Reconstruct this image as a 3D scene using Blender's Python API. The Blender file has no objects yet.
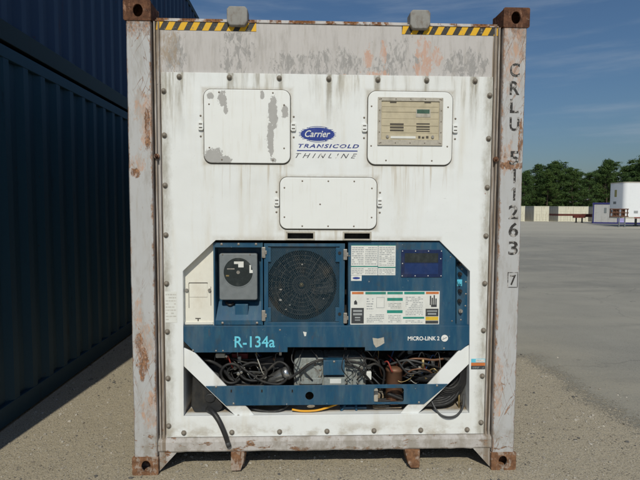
import bpy, bmesh, math, random
from mathutils import Matrix, Vector, noise as mnoise
from mathutils.geometry import tessellate_polygon
R = math.radians
random.seed(7)
scene = bpy.context.scene
COL = scene.collection

# ------------------------------------------------------------------ camera, sky, sun, exposure
cam_d = bpy.data.cameras.new('camera'); cam = bpy.data.objects.new('camera', cam_d); COL.objects.link(cam)
cam_d.sensor_width = 36; cam_d.lens = 28.01; cam_d.clip_start = 0.05; cam_d.clip_end = 5000
cam.matrix_world = Matrix.Translation((-0.1653, -3.0555, 1.6781)) @ Matrix(((0.999294,-0.002626,-0.037468),(-0.037220,0.064609,-0.997216),(0.005039,0.997907,0.064466))).to_4x4()
scene.camera = cam

SUN_EL, SUN_AZ = R(43), R(185.3)          # azimuth clockwise from +Y: behind the camera, a little to its left
world = bpy.data.worlds.new('World'); scene.world = world; world.use_nodes = True
wt = world.node_tree; wt.nodes.clear()
sky = wt.nodes.new('ShaderNodeTexSky'); sky.sky_type = 'NISHITA'; sky.sun_disc = False
sky.sun_elevation = SUN_EL; sky.sun_rotation = SUN_AZ; sky.air_density = 1.4; sky.dust_density = 1.4; sky.ozone_density = 10.0
wbg = wt.nodes.new('ShaderNodeBackground'); wbg.inputs[1].default_value = 0.060
wout = wt.nodes.new('ShaderNodeOutputWorld')
# thin cirrus streaks all over the sky
tc = wt.nodes.new('ShaderNodeTexCoord'); mp = wt.nodes.new('ShaderNodeMapping')
mp.inputs['Scale'].default_value = (1.6, 1.6, 13); mp.inputs['Rotation'].default_value = (0.10, 0.06, 0.4)
nz = wt.nodes.new('ShaderNodeTexNoise'); nz.inputs['Scale'].default_value = 1.9; nz.inputs['Detail'].default_value = 6; nz.inputs['Roughness'].default_value = 0.55
mr = wt.nodes.new('ShaderNodeMapRange'); mr.interpolation_type = 'SMOOTHSTEP'
mr.inputs[1].default_value = 0.45; mr.inputs[2].default_value = 0.74; mr.inputs[3].default_value = 0; mr.inputs[4].default_value = 0.36
mx = wt.nodes.new('ShaderNodeMix'); mx.data_type = 'RGBA'
mx.inputs[7].default_value = (5.6, 6.6, 7.8, 1)
wt.links.new(tc.outputs['Generated'], mp.inputs[0]); wt.links.new(mp.outputs[0], nz.inputs[0]); wt.links.new(nz.outputs[0], mr.inputs[0])
wt.links.new(mr.outputs[0], mx.inputs[0]); wt.links.new(sky.outputs[0], mx.inputs[6]); wt.links.new(mx.outputs[2], wbg.inputs[0]); wt.links.new(wbg.outputs[0], wout.inputs[0])

sun_d = bpy.data.lights.new('sun', 'SUN'); sun = bpy.data.objects.new('sun', sun_d); COL.objects.link(sun)
sun_d.energy = 2.92; sun_d.angle = R(0.53); sun_d.color = (1.0, 0.955, 0.82)
sd = Vector((math.sin(SUN_AZ)*math.cos(SUN_EL), math.cos(SUN_AZ)*math.cos(SUN_EL), math.sin(SUN_EL)))
sun.rotation_euler = sd.to_track_quat('Z', 'Y').to_euler(); sun.location = sd*30

scene.view_settings.view_transform = 'Standard'; scene.view_settings.look = 'None'
scene.view_settings.gamma = 1; scene.view_settings.exposure = 0.0; scene.view_settings.use_curve_mapping = False
scene.cycles.max_bounces = 6

# ------------------------------------------------------------------ node helper
class NT:
    def __init__(s, name):
        s.m = bpy.data.materials.new(name); s.m.use_nodes = True; s.t = s.m.node_tree; s.t.nodes.clear()
        s.out = s.t.nodes.new('ShaderNodeOutputMaterial'); s.b = s.t.nodes.new('ShaderNodeBsdfPrincipled')
        s.t.links.new(s.b.outputs[0], s.out.inputs[0]); s._c = None; s._x = None
    def l(s, a, b): s.t.links.new(a, b)
    def put(s, v, inp):
        if isinstance(v, bpy.types.NodeSocket): s.l(v, inp)
        elif isinstance(v, (tuple, list)): inp.default_value = tuple(v) + ((1,) if len(v) == 3 and inp.type == 'RGBA' else ())
        else: inp.default_value = v
    def co(s):
        if not s._c: s._c = s.t.nodes.new('ShaderNodeTexCoord')
        return s._c.outputs['Object']
    def xyz(s):
        if not s._x:
            s._x = s.t.nodes.new('ShaderNodeSeparateXYZ'); s.l(s.co(), s._x.inputs[0])
        return s._x.outputs
    def noise(s, scale=(1, 1, 1), sc=1, det=4, rough=0.55, off=(0, 0, 0), dist=0, rot=(0, 0, 0)):
        mpn = s.t.nodes.new('ShaderNodeMapping'); mpn.vector_type = 'TEXTURE' if any(rot) else 'POINT'; s.l(s.co(), mpn.inputs[0]); mpn.inputs['Rotation'].default_value = rot; mpn.inputs['Scale'].default_value = scale; mpn.inputs['Location'].default_value = off
        n = s.t.nodes.new('ShaderNodeTexNoise'); s.l(mpn.outputs[0], n.inputs[0]); n.inputs['Scale'].default_value = sc
        n.inputs['Detail'].default_value = det; n.inputs['Roughness'].default_value = rough; n.inputs['Distortion'].default_value = dist
        return n.outputs[0]
    def voro(s, scale=(1, 1, 1), sc=1, feat='F1', out='Distance'):
        mpn = s.t.nodes.new('ShaderNodeMapping'); s.l(s.co(), mpn.inputs[0]); mpn.inputs['Scale'].default_value = scale
        n = s.t.nodes.new('ShaderNodeTexVoronoi'); n.feature = feat; s.l(mpn.outputs[0], n.inputs[0]); n.inputs['Scale'].default_value = sc
        return n.outputs[out]
    def math(s, op, a, b=0.0, c=None):
        n = s.t.nodes.new('ShaderNodeMath'); n.operation = op; s.put(a, n.inputs[0]); s.put(b, n.inputs[1])
        if c is not None: s.put(c, n.inputs[2])
        return n.outputs[0]
    def thr(s, v, lo, hi, a=0.0, b=1.0):
        n = s.t.nodes.new('ShaderNodeMapRange'); n.interpolation_type = 'SMOOTHSTEP'
        s.put(v, n.inputs[0])
        for i, q in enumerate((lo, hi, a, b)): n.inputs[1+i].default_value = q
        return n.outputs[0]
    def mul(s, *a):
        r = a[0]
        for q in a[1:]: r = s.math('MULTIPLY', r, q)
        return r
    def mx(s, *a):
        r = a[0]
        for q in a[1:]: r = s.math('MAXIMUM', r, q)
        return r
    def mix(s, f, a, b):
        n = s.t.nodes.new('ShaderNodeMix'); n.data_type = 'RGBA'; s.put(f, n.inputs[0]); s.put(a, n.inputs[6]); s.put(b, n.inputs[7])
        return n.outputs[2]
    def blob(s, cx, cz, rx, rz, nv, amp=1.2, ax=(0, 2)):
        o = s.xyz(); dx = s.math('DIVIDE', s.math('SUBTRACT', o[ax[0]], cx), rx); dz = s.math('DIVIDE', s.math('SUBTRACT', o[ax[1]], cz), rz)
        d = s.math('SQRT', s.math('ADD', s.mul(dx, dx), s.mul(dz, dz)))
        d = s.math('ADD', d, s.math('MULTIPLY', s.math('SUBTRACT', nv, 0.5), amp*2.6))
        return s.thr(d, 0.86, 0.94, 1, 0)
    def rnd(s):
        return s.t.nodes.new('ShaderNodeObjectInfo').outputs['Random']
    def bump(s, h, strength=0.3, dist=0.01):
        n = s.t.nodes.new('ShaderNodeBump'); s.l(h, n.inputs['Height']); n.inputs['Strength'].default_value = strength; n.inputs['Distance'].default_value = dist
        s.l(n.outputs[0], s.b.inputs['Normal'])
    def fin(s, col, rough=0.6, metal=0.0, spec=0.4):
        s.put(col, s.b.inputs['Base Color']); s.put(rough, s.b.inputs['Roughness']); s.put(metal, s.b.inputs['Metallic']); s.b.inputs['Specular IOR Level'].default_value = spec
        return s.m
MAT = {}
def simple(name, col, rough=0.6, metal=0.0, var=0.25, dirt=(0.10, 0.085, 0.06), dirtamt=0.35, sc=9):
    n = NT(name)
    v = n.noise(sc=sc*3, det=5); d = n.thr(n.noise((1, 1, 0.5), sc=sc, det=6, rough=0.65), 0.48, 0.75, 0, dirtamt)
    c = n.mix(v, tuple(q*(1-var) for q in col), tuple(min(1, q*(1+var)) for q in col))
    c = n.mix(d, c, dirt)
    MAT[name] = n.fin(c, n.thr(v, 0.3, 0.7, max(0.05, rough-0.1), min(1, rough+0.1)), metal)
    return MAT[name]

RUST = (0.115, 0.042, 0.018); RUST2 = (0.26, 0.085, 0.028); PRIMER = (0.50, 0.27, 0.19); GRIME = (0.20, 0.185, 0.15)

def m_white():
    n = NT('white_paint'); o = n.xyz()
    big = n.noise((1, 1, 0.6), sc=1.7, det=5); fine = n.noise((22, 6, 2.2), sc=1.6, det=6, rough=0.62); mid = n.noise((9, 4, 1.0), sc=1.2, det=5, rough=0.6, off=(3, 1, 2))
    spk = n.noise((1, 1, 1), sc=60, det=4, rough=0.7); rag = n.noise((1, 1, 1), sc=14, det=6, rough=0.7)
    c = n.mix(n.thr(big, 0.35, 0.7), (0.785, 0.81, 0.815), (0.75, 0.765, 0.755))
    c = n.mix(n.thr(mid, 0.5, 0.78, 0, 0.5), c, (0.62, 0.575, 0.48))
    # running grime under the top row of bolts
    fr = n.math('ABSOLUTE', n.math('SUBTRACT', n.math('FRACT', n.math('DIVIDE', n.math('ADD', o[0], 30.0*0.2985 - 0.149), 0.2985)), 0.5))
    bolt = n.thr(n.math('ADD', fr, n.mul(n.math('SUBTRACT', rag, 0.5), 0.10)), 0.03, 0.10, 1, 0)
    bolt = n.mul(bolt, n.thr(o[2], 2.08, 2.46), n.thr(fine, 0.33, 0.6, 0.15, 0.9))
    irr = n.thr(n.noise((2.2, 1, 0.5), sc=1.5, det=4, rough=0.6, off=(4, 4, 4)), 0.40, 0.62, 0.15, 1.0)
    top = n.mul(n.thr(o[2], 2.12, 2.50, 0, 1), n.thr(fine, 0.46, 0.72, 0, 0.85), irr)
    ax = n.math('ABSOLUTE', o[0])
    side = n.mul(n.thr(n.math('ADD', ax, n.mul(n.math('SUBTRACT', rag, 0.5), 0.07)), 0.945, 1.0), n.thr(n.noise((14, 5, 3.5), sc=1.5, det=6, rough=0.7), 0.30, 0.62, 0.25, 0.95))
    top_left = n.mul(n.thr(o[0], -0.99, -0.80, 1, 0), n.thr(o[2], 1.98, 2.42), n.thr(n.noise((30, 6, 1.6), sc=1.5, det=6, rough=0.65, off=(5, 0, 2)), 0.46, 0.62))
    g = n.mx(bolt, top, n.mul(side, 0.8), n.mul(top_left, 0.75))
    c = n.mix(g, c, n.mix(spk, (0.21, 0.19, 0.145), (0.40, 0.37, 0.30)))
    # brown drips below the hatches and rust weeping from bolt rows
    dr = n.noise((34, 8, 1.5), sc=1.5, det=6, rough=0.6, off=(11, 2, 5)); xr = n.mx(n.mul(n.thr(o[0], -0.78, -0.72), n.thr(o[0], -0.27, -0.22, 1, 0)), n.mul(n.thr(o[0], 0.22, 0.28), n.thr(o[0], 0.72, 0.79, 1, 0))); zz_ = n.mx(n.mul(n.thr(o[2], 1.60, 1.95), n.thr(o[2], 1.955, 1.99, 1, 0), xr), n.mul(n.thr(o[2], 1.30, 1.54), n.thr(o[2], 1.55, 1.58, 1, 0), n.thr(n.math('ABSOLUTE', o[0]), 0.27, 0.33, 1, 0)))
    c = n.mix(n.mul(zz_, n.thr(dr, 0.50, 0.68, 0, 0.55)), c, (0.42, 0.34, 0.23))
    c = n.mix(n.thr(n.noise((1, 1, 0.35), sc=3.1, det=6, rough=0.7, off=(1, 7, 2)), 0.54, 0.76, 0, 0.34), c, (0.50, 0.44, 0.33))
    def halo(x0, x1, z0, z1):
        dx = n.math('SUBTRACT', n.math('ABSOLUTE', n.math('SUBTRACT', o[0], (x0+x1)/2)), (x1-x0)/2); dz = n.math('SUBTRACT', n.math('ABSOLUTE', n.math('SUBTRACT', o[2], (z0+z1)/2)), (z1-z0)/2)
        return n.thr(n.math('ADD', n.mx(dx, dz), n.mul(n.math('SUBTRACT', rag, 0.5), 0.05)), 0.0, 0.030, 1, 0)
    hl = n.mx(halo(-0.757, -0.235, 1.95, 2.39), halo(0.241, 0.764, 1.95, 2.39), halo(-0.297, 0.30, 1.548, 1.864), n.mul(halo(-0.70, 0.70, 0.40, 1.486), 0.6))
    c = n.mix(n.mul(hl, n.thr(rag, 0.36, 0.62, 0.15, 0.65)), c, (0.37, 0.31, 0.22))
    scuff = n.thr(n.noise((1, 1, 1), sc=75, det=5, rough=0.7, off=(5, 5, 1)), 0.66, 0.72, 0, 0.55); c = n.mix(n.mul(scuff, n.thr(n.noise(sc=2.6, off=(8, 1, 1)), 0.5, 0.62)), c, (0.26, 0.25, 0.23))
    # low sill dirt and drips near the opening
    low = n.mul(n.thr(o[2], 0.235, 0.36, 1, 0), n.thr(n.noise((5, 3, 7), sc=1.3, det=6, rough=0.65), 0.44, 0.66, 0, 0.65))
    c = n.mix(low, c, (0.36, 0.31, 0.23))
    chip = n.mul(n.thr(n.noise((1, 1, 0.8), sc=26, det=5, rough=0.6, off=(7, 2, 1)), 0.71, 0.74), n.thr(n.noise(sc=2.0, off=(2, 9, 4)), 0.45, 0.6))
    c = n.mix(chip, c, (0.24, 0.22, 0.20))
    rs = n.mul(n.thr(n.noise((2, 2, 2), sc=22, det=4, off=(1, 1, 8)), 0.70, 0.76), n.thr(ax, 0.93, 1.0))
    c = n.mix(rs, c, RUST2)
    # soil along the recess floor
    sill = n.mul(n.thr(o[1], 0.07, 0.12), n.thr(o[2], 0.36, 0.40, 1, 0))
    c = n.mix(n.mul(sill, n.thr(rag, 0.2, 0.6, 0.35, 0.95)), c, (0.30, 0.22, 0.13))
    n.bump(n.math('ADD', n.noise((1, 1, 1), sc=3.2, det=2), n.mul(n.noise(sc=40, det=3), 0.04)), 0.35, 0.03)
    MAT['white'] = n.fin(c, n.thr(g, 0, 1, 0.42, 0.8), 0, 0.4)
m_white()

def m_hatch():
    n = NT('hatch_paint'); rag = n.noise((1, 1, 1), sc=28, det=5, rough=0.65); fine = n.noise((26, 6, 3), sc=1.4, det=5, rough=0.6); big = n.noise(sc=3, det=4)
    c = n.mix(big, (0.81, 0.83, 0.83), (0.77, 0.785, 0.765))
    c = n.mix(n.thr(fine, 0.56, 0.80, 0, 0.35), c, (0.55, 0.51, 0.42))
    rag = n.math('ADD', n.mul(rag, 0.62), n.mul(n.noise((1.5, 1, 0.8), sc=85, det=6, rough=0.7, off=(4, 4, 1)), 0.38))
    bl = n.mx(n.blob(-0.340, 2.255, 0.030, 0.105, rag, 1.0), n.blob(-0.355, 2.115, 0.022, 0.10, rag, 1.0), n.blob(-0.350, 2.03, 0.015, 0.05, rag, 1.0),
              n.blob(-0.645, 2.335, 0.028, 0.050, rag, 1.0), n.blob(-0.625, 2.275, 0.014, 0.045, rag, 1.0),
              n.blob(-0.70, 1.99, 0.060, 0.055, rag, 1.1), n.blob(-0.63, 1.965, 0.045, 0.03, rag, 1.0), n.blob(-0.268, 2.26, 0.022, 0.045, rag, 1.1),
              n.blob(-0.335, 1.968, 0.022, 0.018, rag, 1.0), n.blob(-0.405, 2.355, 0.013, 0.03, rag, 1.0), n.blob(-0.72, 2.35, 0.022, 0.025, rag, 1.0))
    o = n.xyz(); c = n.mix(n.thr(n.noise((30, 8, 1.3), sc=1.5, det=6, rough=0.62, off=(6, 0, 1)), 0.54, 0.74, 0, 0.30), c, (0.55, 0.49, 0.38)); c = n.mix(n.thr(n.noise(sc=70, det=5, rough=0.7), 0.68, 0.74, 0, 0.5), c, (0.3, 0.29, 0.27))
    c = n.mix(bl, c, n.mix(rag, (0.34, 0.335, 0.325), (0.47, 0.465, 0.45))); n.bump(n.math('SUBTRACT', n.mul(n.noise(sc=4, det=2), 0.8), n.mul(bl, 0.12)), 0.3, 0.02)
    MAT['hatch'] = n.fin(c, 0.5)
m_hatch()

def m_frame():
    # worn lilac-grey paint of the steel frame: header, posts, rails
    n = NT('frame_paint'); o = n.xyz()
    big = n.noise((1, 1, 0.6), sc=2.4, det=5); st = n.noise((24, 12, 2.6), sc=1.5, det=6, rough=0.65); sc = n.noise((6, 6, 3), sc=2.2, det=7, rough=0.72, dist=1.2)
    rag = n.noise((1, 1, 0.55), sc=17, det=7, rough=0.72); spk = n.noise(sc=80, det=4, rough=0.7); diag = n.noise((20, 8, 7), sc=1.7, det=6, rough=0.75, off=(3, 0, 1), dist=0.8)
    post0 = n.thr(n.math('ABSOLUTE', o[0]), 1.060, 1.066)
    rag = n.math('ADD', n.mul(rag, 0.6), n.mul(n.noise((1.6, 1, 0.7), sc=55, det=7, rough=0.75, off=(1, 3, 5)), 0.4)); sc = n.math('ADD', n.mul(sc, 0.55), n.mul(n.noise((38, 12, 12), sc=1.4, det=7, rough=0.75, off=(2, 2, 2)), 0.45))
    c = n.mix(big, (0.55, 0.525, 0.515), (0.47, 0.45, 0.44)); c = n.mix(post0, c, n.mix(big, (0.51, 0.515, 0.525), (0.41, 0.415, 0.42)))
    c = n.mix(n.thr(st, 0.50, 0.74, 0, 0.55), c, (0.36, 0.33, 0.29))
    post = n.thr(n.math('ABSOLUTE', o[0]), 1.060, 1.066)
    hz = n.mul(n.thr(o[2], 2.43, 2.46), n.math('SUBTRACT', 1.0, post))
    scr = n.mul(hz, n.thr(diag, 0.44, 0.56, 0, 0.85), n.mx(n.blob(-0.56, 2.64, 0.10, 0.16, sc, 1.6), n.blob(-0.20, 2.53, 0.22, 0.09, sc, 1.5), n.blob(0.05, 2.55, 0.2, 0.10, sc, 1.7),
               n.blob(0.42, 2.57, 0.14, 0.14, sc, 1.6), n.blob(-0.93, 2.58, 0.06, 0.14, sc, 1.5), n.blob(0.85, 2.56, 0.16, 0.09, sc, 1.8)))
    c = n.mix(n.mul(hz, n.thr(n.noise((16, 4, 3), sc=1.3, det=7, rough=0.72, off=(4, 1, 6)), 0.46, 0.70, 0, 0.55)), c, (0.34, 0.32, 0.30))
    c = n.mix(scr, c, n.mix(rag, (0.20, 0.195, 0.19), (0.36, 0.35, 0.34)))
    pr = n.mx(n.blob(0.245, 2.58, 0.026, 0.10, rag, 2.6), n.blob(0.335, 2.63, 0.018, 0.11, rag, 2.4), n.blob(0.29, 2.50, 0.065, 0.035, rag, 2.6), n.blob(0.10, 2.475, 0.07, 0.02, rag, 1.3),
              n.blob(0.58, 2.65, 0.045, 0.09, rag, 2.8), n.blob(0.59, 2.54, 0.05, 0.10, rag, 3.0), n.blob(0.67, 2.61, 0.03, 0.05, rag, 3.2))
    c = n.mix(n.mul(pr, hz, n.thr(diag, 0.36, 0.56, 0.1, 0.9)), c, n.mix(rag, (0.46, 0.25, 0.17), (0.60, 0.42, 0.34)))
    brn = n.mul(hz, n.blob(-0.985, 2.63, 0.075, 0.17, rag, 3.0))
    c = n.mix(n.mul(brn, n.thr(sc, 0.42, 0.58, 0.0, 0.75)), c, (0.31, 0.235, 0.16))
    c = n.mix(n.mul(post, n.thr(n.noise((8, 8, 2.2), sc=1.8, det=7, rough=0.72, off=(2, 7, 1)), 0.47, 0.68, 0, 0.5)), c, (0.30, 0.275, 0.245))
    # posts: pinkish primer where paint has flaked, thin brown scratches, rust along the edges and under the castings
    s1 = n.noise((0.08, 0.08, 0.6), sc=1.0, det=3, rough=0.5, rot=(0, 0.42, 0), off=(0.3, 0, 0.1)); s2 = n.noise((0.065, 0.05, 0.5), sc=1.0, det=3, rough=0.5, rot=(0, -0.30, 0), off=(0.7, 0, 0.4))
    def line(v, at, w): return n.thr(n.math('ABSOLUTE', n.math('SUBTRACT', v, at)), w*0.4, w, 1, 0)
    zone = n.thr(n.noise((2, 2, 1), sc=1.6, det=4, rough=0.6, off=(6, 1, 3)), 0.50, 0.62)
    scl = n.mul(post, zone, n.mx(line(s1, 0.5, 0.011), line(s2, 0.46, 0.009), line(s1, 0.61, 0.007)), n.thr(rag, 0.38, 0.55))
    flake = n.mul(post, n.mx(n.blob(1.115, 2.64, 0.075, 0.24, rag, 1.6), n.blob(-1.11, 2.28, 0.07, 0.10, rag, 1.5), n.blob(-1.085, 2.12, 0.05, 0.14, rag, 1.5), n.blob(1.10, 2.00, 0.05, 0.10, rag, 1.4), n.blob(-1.16, 1.93, 0.05, 0.07, rag, 1.4),
                  n.blob(-1.13, 0.83, 0.06, 0.16, rag, 1.6), n.blob(-1.17, 1.02, 0.03, 0.10, rag, 1.4), n.blob(-1.10, 0.42, 0.05, 0.13, rag, 1.7), n.blob(1.09, 0.55, 0.03, 0.25, rag, 1.5)), n.thr(diag, 0.40, 0.60, 0.15, 1.0))
    c = n.mix(n.mul(flake, 0.8), c, n.mix(n.thr(sc, 0.42, 0.6), (0.52, 0.30, 0.19), (0.36, 0.30, 0.26)))
    streak = n.mul(post, n.mx(n.blob(-1.145, 0.72, 0.035, 0.12, diag, 1.0), n.blob(-1.165, 0.86, 0.02, 0.07, diag, 1.0), n.blob(1.13, 1.945, 0.09, 0.028, diag, 1.1), n.blob(1.185, 2.10, 0.014, 0.16, diag, 0.9), n.blob(-1.165, 1.885, 0.028, 0.03, diag, 0.9), n.blob(-1.09, 2.17, 0.02, 0.15, diag, 1.2)))
    ptop = n.mx(n.mul(post, n.thr(n.math('ADD', o[2], n.mul(n.math('SUBTRACT', rag, 0.5), 0.9)), 2.66, 2.84, 0, 0.8)), n.mul(streak, n.thr(sc, 0.40, 0.52, 0.0, 0.9)), n.mul(scl, 0.8), n.mul(flake, n.thr(rag, 0.54, 0.62, 0, 0.8)))
    edge = n.mul(post, n.mx(n.thr(n.math('ADD', n.math('ABSOLUTE', n.math('SUBTRACT', n.math('ABSOLUTE', o[0]), 1.137)), n.mul(n.math('SUBTRACT', rag, 0.5), 0.13)), 0.062, 0.078),
                            n.thr(n.noise((5, 5, 1.6), sc=7, det=6, rough=0.7, off=(4, 4, 4), dist=1.0), 0.66, 0.71)))
    low = n.mul(n.thr(o[2], 0.24, 0.30, 1, 0), n.thr(n.noise((4, 4, 9), sc=2.6, det=6, rough=0.7, off=(5, 5, 5)), 0.55, 0.63))
    rim = n.mul(n.thr(n.math('ADD', o[2], n.mul(n.math('SUBTRACT', n.noise((9, 1, 1), sc=2, det=5, rough=0.7), 0.5), 0.03)), 2.787, 2.795), n.thr(n.noise((6, 1, 1), sc=1.5, det=6, rough=0.7), 0.44, 0.54))
    jamb = n.mul(n.thr(n.math('ABSOLUTE', o[0]), 1.012, 1.016), n.math('SUBTRACT', 1.0, post), n.thr(n.noise((20, 20, 1.3), sc=1.6, det=6, rough=0.7, off=(9, 0, 0)), 0.38, 0.58, 0.2, 0.9))
    c = n.mix(jamb, c, n.mix(rag, (0.15, 0.10, 0.06), (0.27, 0.22, 0.165)))  # brown grime and rust, with groove shading painted into the same colour
    rust = n.mx(ptop, n.mul(edge, 0.85), low, rim)
    c = n.mix(rust, c, n.mix(n.thr(spk, 0.35, 0.65), n.mix(n.thr(rag, 0.4, 0.6), (0.21, 0.085, 0.030), (0.42, 0.205, 0.090)), (0.11, 0.050, 0.022)))
    lowg = n.mul(n.thr(o[2], 0.24, 0.29, 1, 0), n.thr(n.noise((7, 4, 5), sc=1.4, det=6, rough=0.7, off=(2, 0, 3)), 0.42, 0.62, 0.1, 0.75))
    c = n.mix(lowg, c, (0.28, 0.25, 0.21))
    n.bump(n.math('ADD', n.mul(rust, -0.5), n.noise(sc=6, det=4)), 0.25, 0.01)
    MAT['frame'] = n.fin(c, n.thr(rust, 0, 1, 0.55, 0.9), 0, 0.35)
m_frame()

def m_rust():
    n = NT('rusted_steel'); a = n.noise(sc=26, det=7, rough=0.7); b = n.noise((1, 1, 0.4), sc=40, det=5, rough=0.7, off=(3, 2, 1)); s = n.noise(sc=11, det=4, off=(8, 8, 8))
    c = n.mix(n.thr(a, 0.35, 0.65), (0.060, 0.028, 0.018), (0.155, 0.072, 0.040))
    c = n.mix(n.thr(b, 0.55, 0.70, 0, 0.75), c, (0.42, 0.25, 0.17))
    c = n.mix(n.thr(s, 0.60, 0.66, 0, 0.7), c, (0.45, 0.38, 0.32))
    n.bump(a, 0.6, 0.006); MAT['rust'] = n.fin(c, 0.88, 0, 0.25)
m_rust()
def m_rust_low():
    n = NT('rusted_casting_paint'); a = n.noise(sc=26, det=7, rough=0.7); s = n.noise((1, 1, .6), sc=18, det=6, off=(8, 8, 8), rough=0.7)
    c = n.mix(n.thr(a, 0.35, 0.65), (0.13, 0.065, 0.036), (0.26, 0.135, 0.072))
    c = n.mix(n.thr(s, 0.50, 0.60, 0, 0.8), c, (0.40, 0.34, 0.29))
    n.bump(a, 0.5, 0.006); MAT['rust_low'] = n.fin(c, 0.88, 0, 0.25)
m_rust_low()

def m_blue():
    n = NT('unit_blue_paint'); o = n.xyz(); a = n.noise((3, 1, 1.2), sc=2.2, det=5); sc = n.noise((12, 3, 3), sc=2.5, det=6, rough=0.7); sp = n.noise(sc=45, det=4, off=(2, 3, 4)); spk = n.noise(sc=34, det=3, off=(9, 3, 4))
    c = n.mix(a, (0.007, 0.058, 0.124), (0.011, 0.079, 0.154))
    c = n.mix(n.thr(sc, 0.46, 0.70, 0, 0.60), c, (0.026, 0.102, 0.155))
    c = n.mix(n.thr(sp, 0.60, 0.72, 0, 0.5), c, (0.02, 0.05, 0.09))
    c = n.mix(n.thr(spk, 0.735, 0.75, 0, 0.8), c, (0.35, 0.37, 0.36))
    c = n.mix(n.mul(n.thr(n.noise((40, 9, 8), sc=2, det=7, rough=0.75, off=(3, 3, 9)), 0.60, 0.68, 0, 0.6), n.thr(a, 0.42, 0.6)), c, (0.16, 0.20, 0.21)); c = n.mix(n.thr(n.noise((1, 1, 0.4), sc=12, det=6, rough=0.7, off=(7, 2, 2)), 0.62, 0.72, 0, 0.5), c, (0.10, 0.075, 0.05))
    dust = n.mul(n.thr(n.noise((10, 2, 1.5), sc=1.3, det=5, off=(4, 0, 0)), 0.42, 0.70, 0, 0.22), 1.0)
    c = n.mix(dust, c, (0.17, 0.20, 0.20)); c = n.mix(n.thr(n.noise((2, 1, 1), sc=6, det=7, rough=0.72, off=(1, 8, 3)), 0.52, 0.70, 0, 0.45), c, (0.045, 0.055, 0.055))
    n.bump(n.noise(sc=7, det=2), 0.08, 0.02)
    MAT['blue'] = n.fin(c, n.thr(sc, 0.3, 0.7, 0.36, 0.6), 0, 0.45)
m_blue()
simple('steel', (0.33, 0.31, 0.28), 0.5, 0.5, dirtamt=0.6, sc=30)
simple('boltmat', (0.24, 0.215, 0.18), 0.65, 0.2, dirt=(0.15, 0.085, 0.05), dirtamt=0.8, sc=60)
simple('black_rubber', (0.018, 0.018, 0.019), 0.55, dirt=(0.10, 0.09, 0.075), dirtamt=0.5, sc=12)
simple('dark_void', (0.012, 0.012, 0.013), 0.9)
simple('gasket', (0.09, 0.08, 0.065), 0.8)
simple('grey_case', (0.175, 0.195, 0.205), 0.5, dirt=(0.24, 0.23, 0.21), dirtamt=0.3)
simple('dial_glass', (0.022, 0.030, 0.032), 0.22, dirtamt=0.5, dirt=(0.09, 0.10, 0.10), sc=14)
simple('compressor_paint', (0.27, 0.295, 0.285), 0.55, dirt=(0.085, 0.045, 0.028), dirtamt=1.0, sc=20)
simple('rusty_copper', (0.17, 0.085, 0.05), 0.5, 0.3, dirtamt=0.5)
simple('brass', (0.35, 0.26, 0.12), 0.4, 0.6)
simple('bright_metal', (0.5, 0.5, 0.49), 0.28, 0.9)
simple('orange_wire', (0.75, 0.36, 0.02), 0.5)
simple('red_plastic', (0.22, 0.03, 0.03), 0.5)
simple('beige_plate', (0.50, 0.44, 0.31), 0.55, dirt=(0.36, 0.31, 0.2), dirtamt=0.4)
simple('dirty_frame', (0.44, 0.41, 0.35), 0.6, dirt=(0.25, 0.23, 0.19), dirtamt=0.7, sc=24)
simple('lug_grey', (0.27, 0.265, 0.25), 0.7, dirt=(0.13, 0.085, 0.055), dirtamt=0.95, sc=22)
simple('lcd', (0.06, 0.12, 0.085), 0.3)
simple('label_white', (0.72, 0.73, 0.70), 0.5, var=0.08, dirt=(0.5, 0.48, 0.4), dirtamt=0.4)
simple('print_black', (0.05, 0.055, 0.06), 0.6)
simple('print_grey', (0.32, 0.34, 0.35), 0.6)
simple('print_faint', (0.55, 0.54, 0.50), 0.6)
simple('print_green', (0.02, 0.25, 0.20), 0.5)
simple('print_orange', (0.55, 0.17, 0.05), 0.5)
simple('print_yellow', (0.66, 0.44, 0.04), 0.5)
simple('print_cyan', (0.12, 0.52, 0.68), 0.5)
simple('logo_blue', (0.020, 0.045, 0.26), 0.45, dirt=(0.1, 0.13, 0.35), dirtamt=0.3, sc=30)
simple('display_blue', (0.010, 0.024, 0.085), 0.28)
simple('cream_paint', (0.76, 0.74, 0.66), 0.55, var=0.06, dirt=(0.52, 0.44, 0.32), dirtamt=0.35)
def m_worn(name, col, lo, hi, sc=30, under=(0.6, 0.58, 0.55)):
    n = NT(name); a = n.noise(sc=sc, det=6, rough=0.65)
    MAT[name] = n.fin(n.mix(n.thr(a, lo, hi), col, under), 0.6)
m_worn('stencil_black', (0.035, 0.032, 0.03), 0.50, 0.62, 34, (0.42, 0.40, 0.38))
m_worn('hazard_black', (0.035, 0.033, 0.03), 0.55, 0.70, 40, (0.28, 0.25, 0.19))
m_worn('hazard_yellow', (0.74, 0.42, 0.012), 0.58, 0.74, 36, (0.34, 0.25, 0.10))
m_worn('cyan_letter', (0.15, 0.60, 0.76), 0.60, 0.72, 30, (0.05, 0.2, 0.32))
m_worn('white_letter', (0.78, 0.78, 0.76), 0.60, 0.70, 60, (0.2, 0.28, 0.36))
m_worn('logo_black', (0.07, 0.07, 0.085), 0.58, 0.64, 45, (0.80, 0.80, 0.77))
m_worn('logo_navy', (0.030, 0.05, 0.24), 0.57, 0.64, 48, (0.70, 0.70, 0.74))

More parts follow.
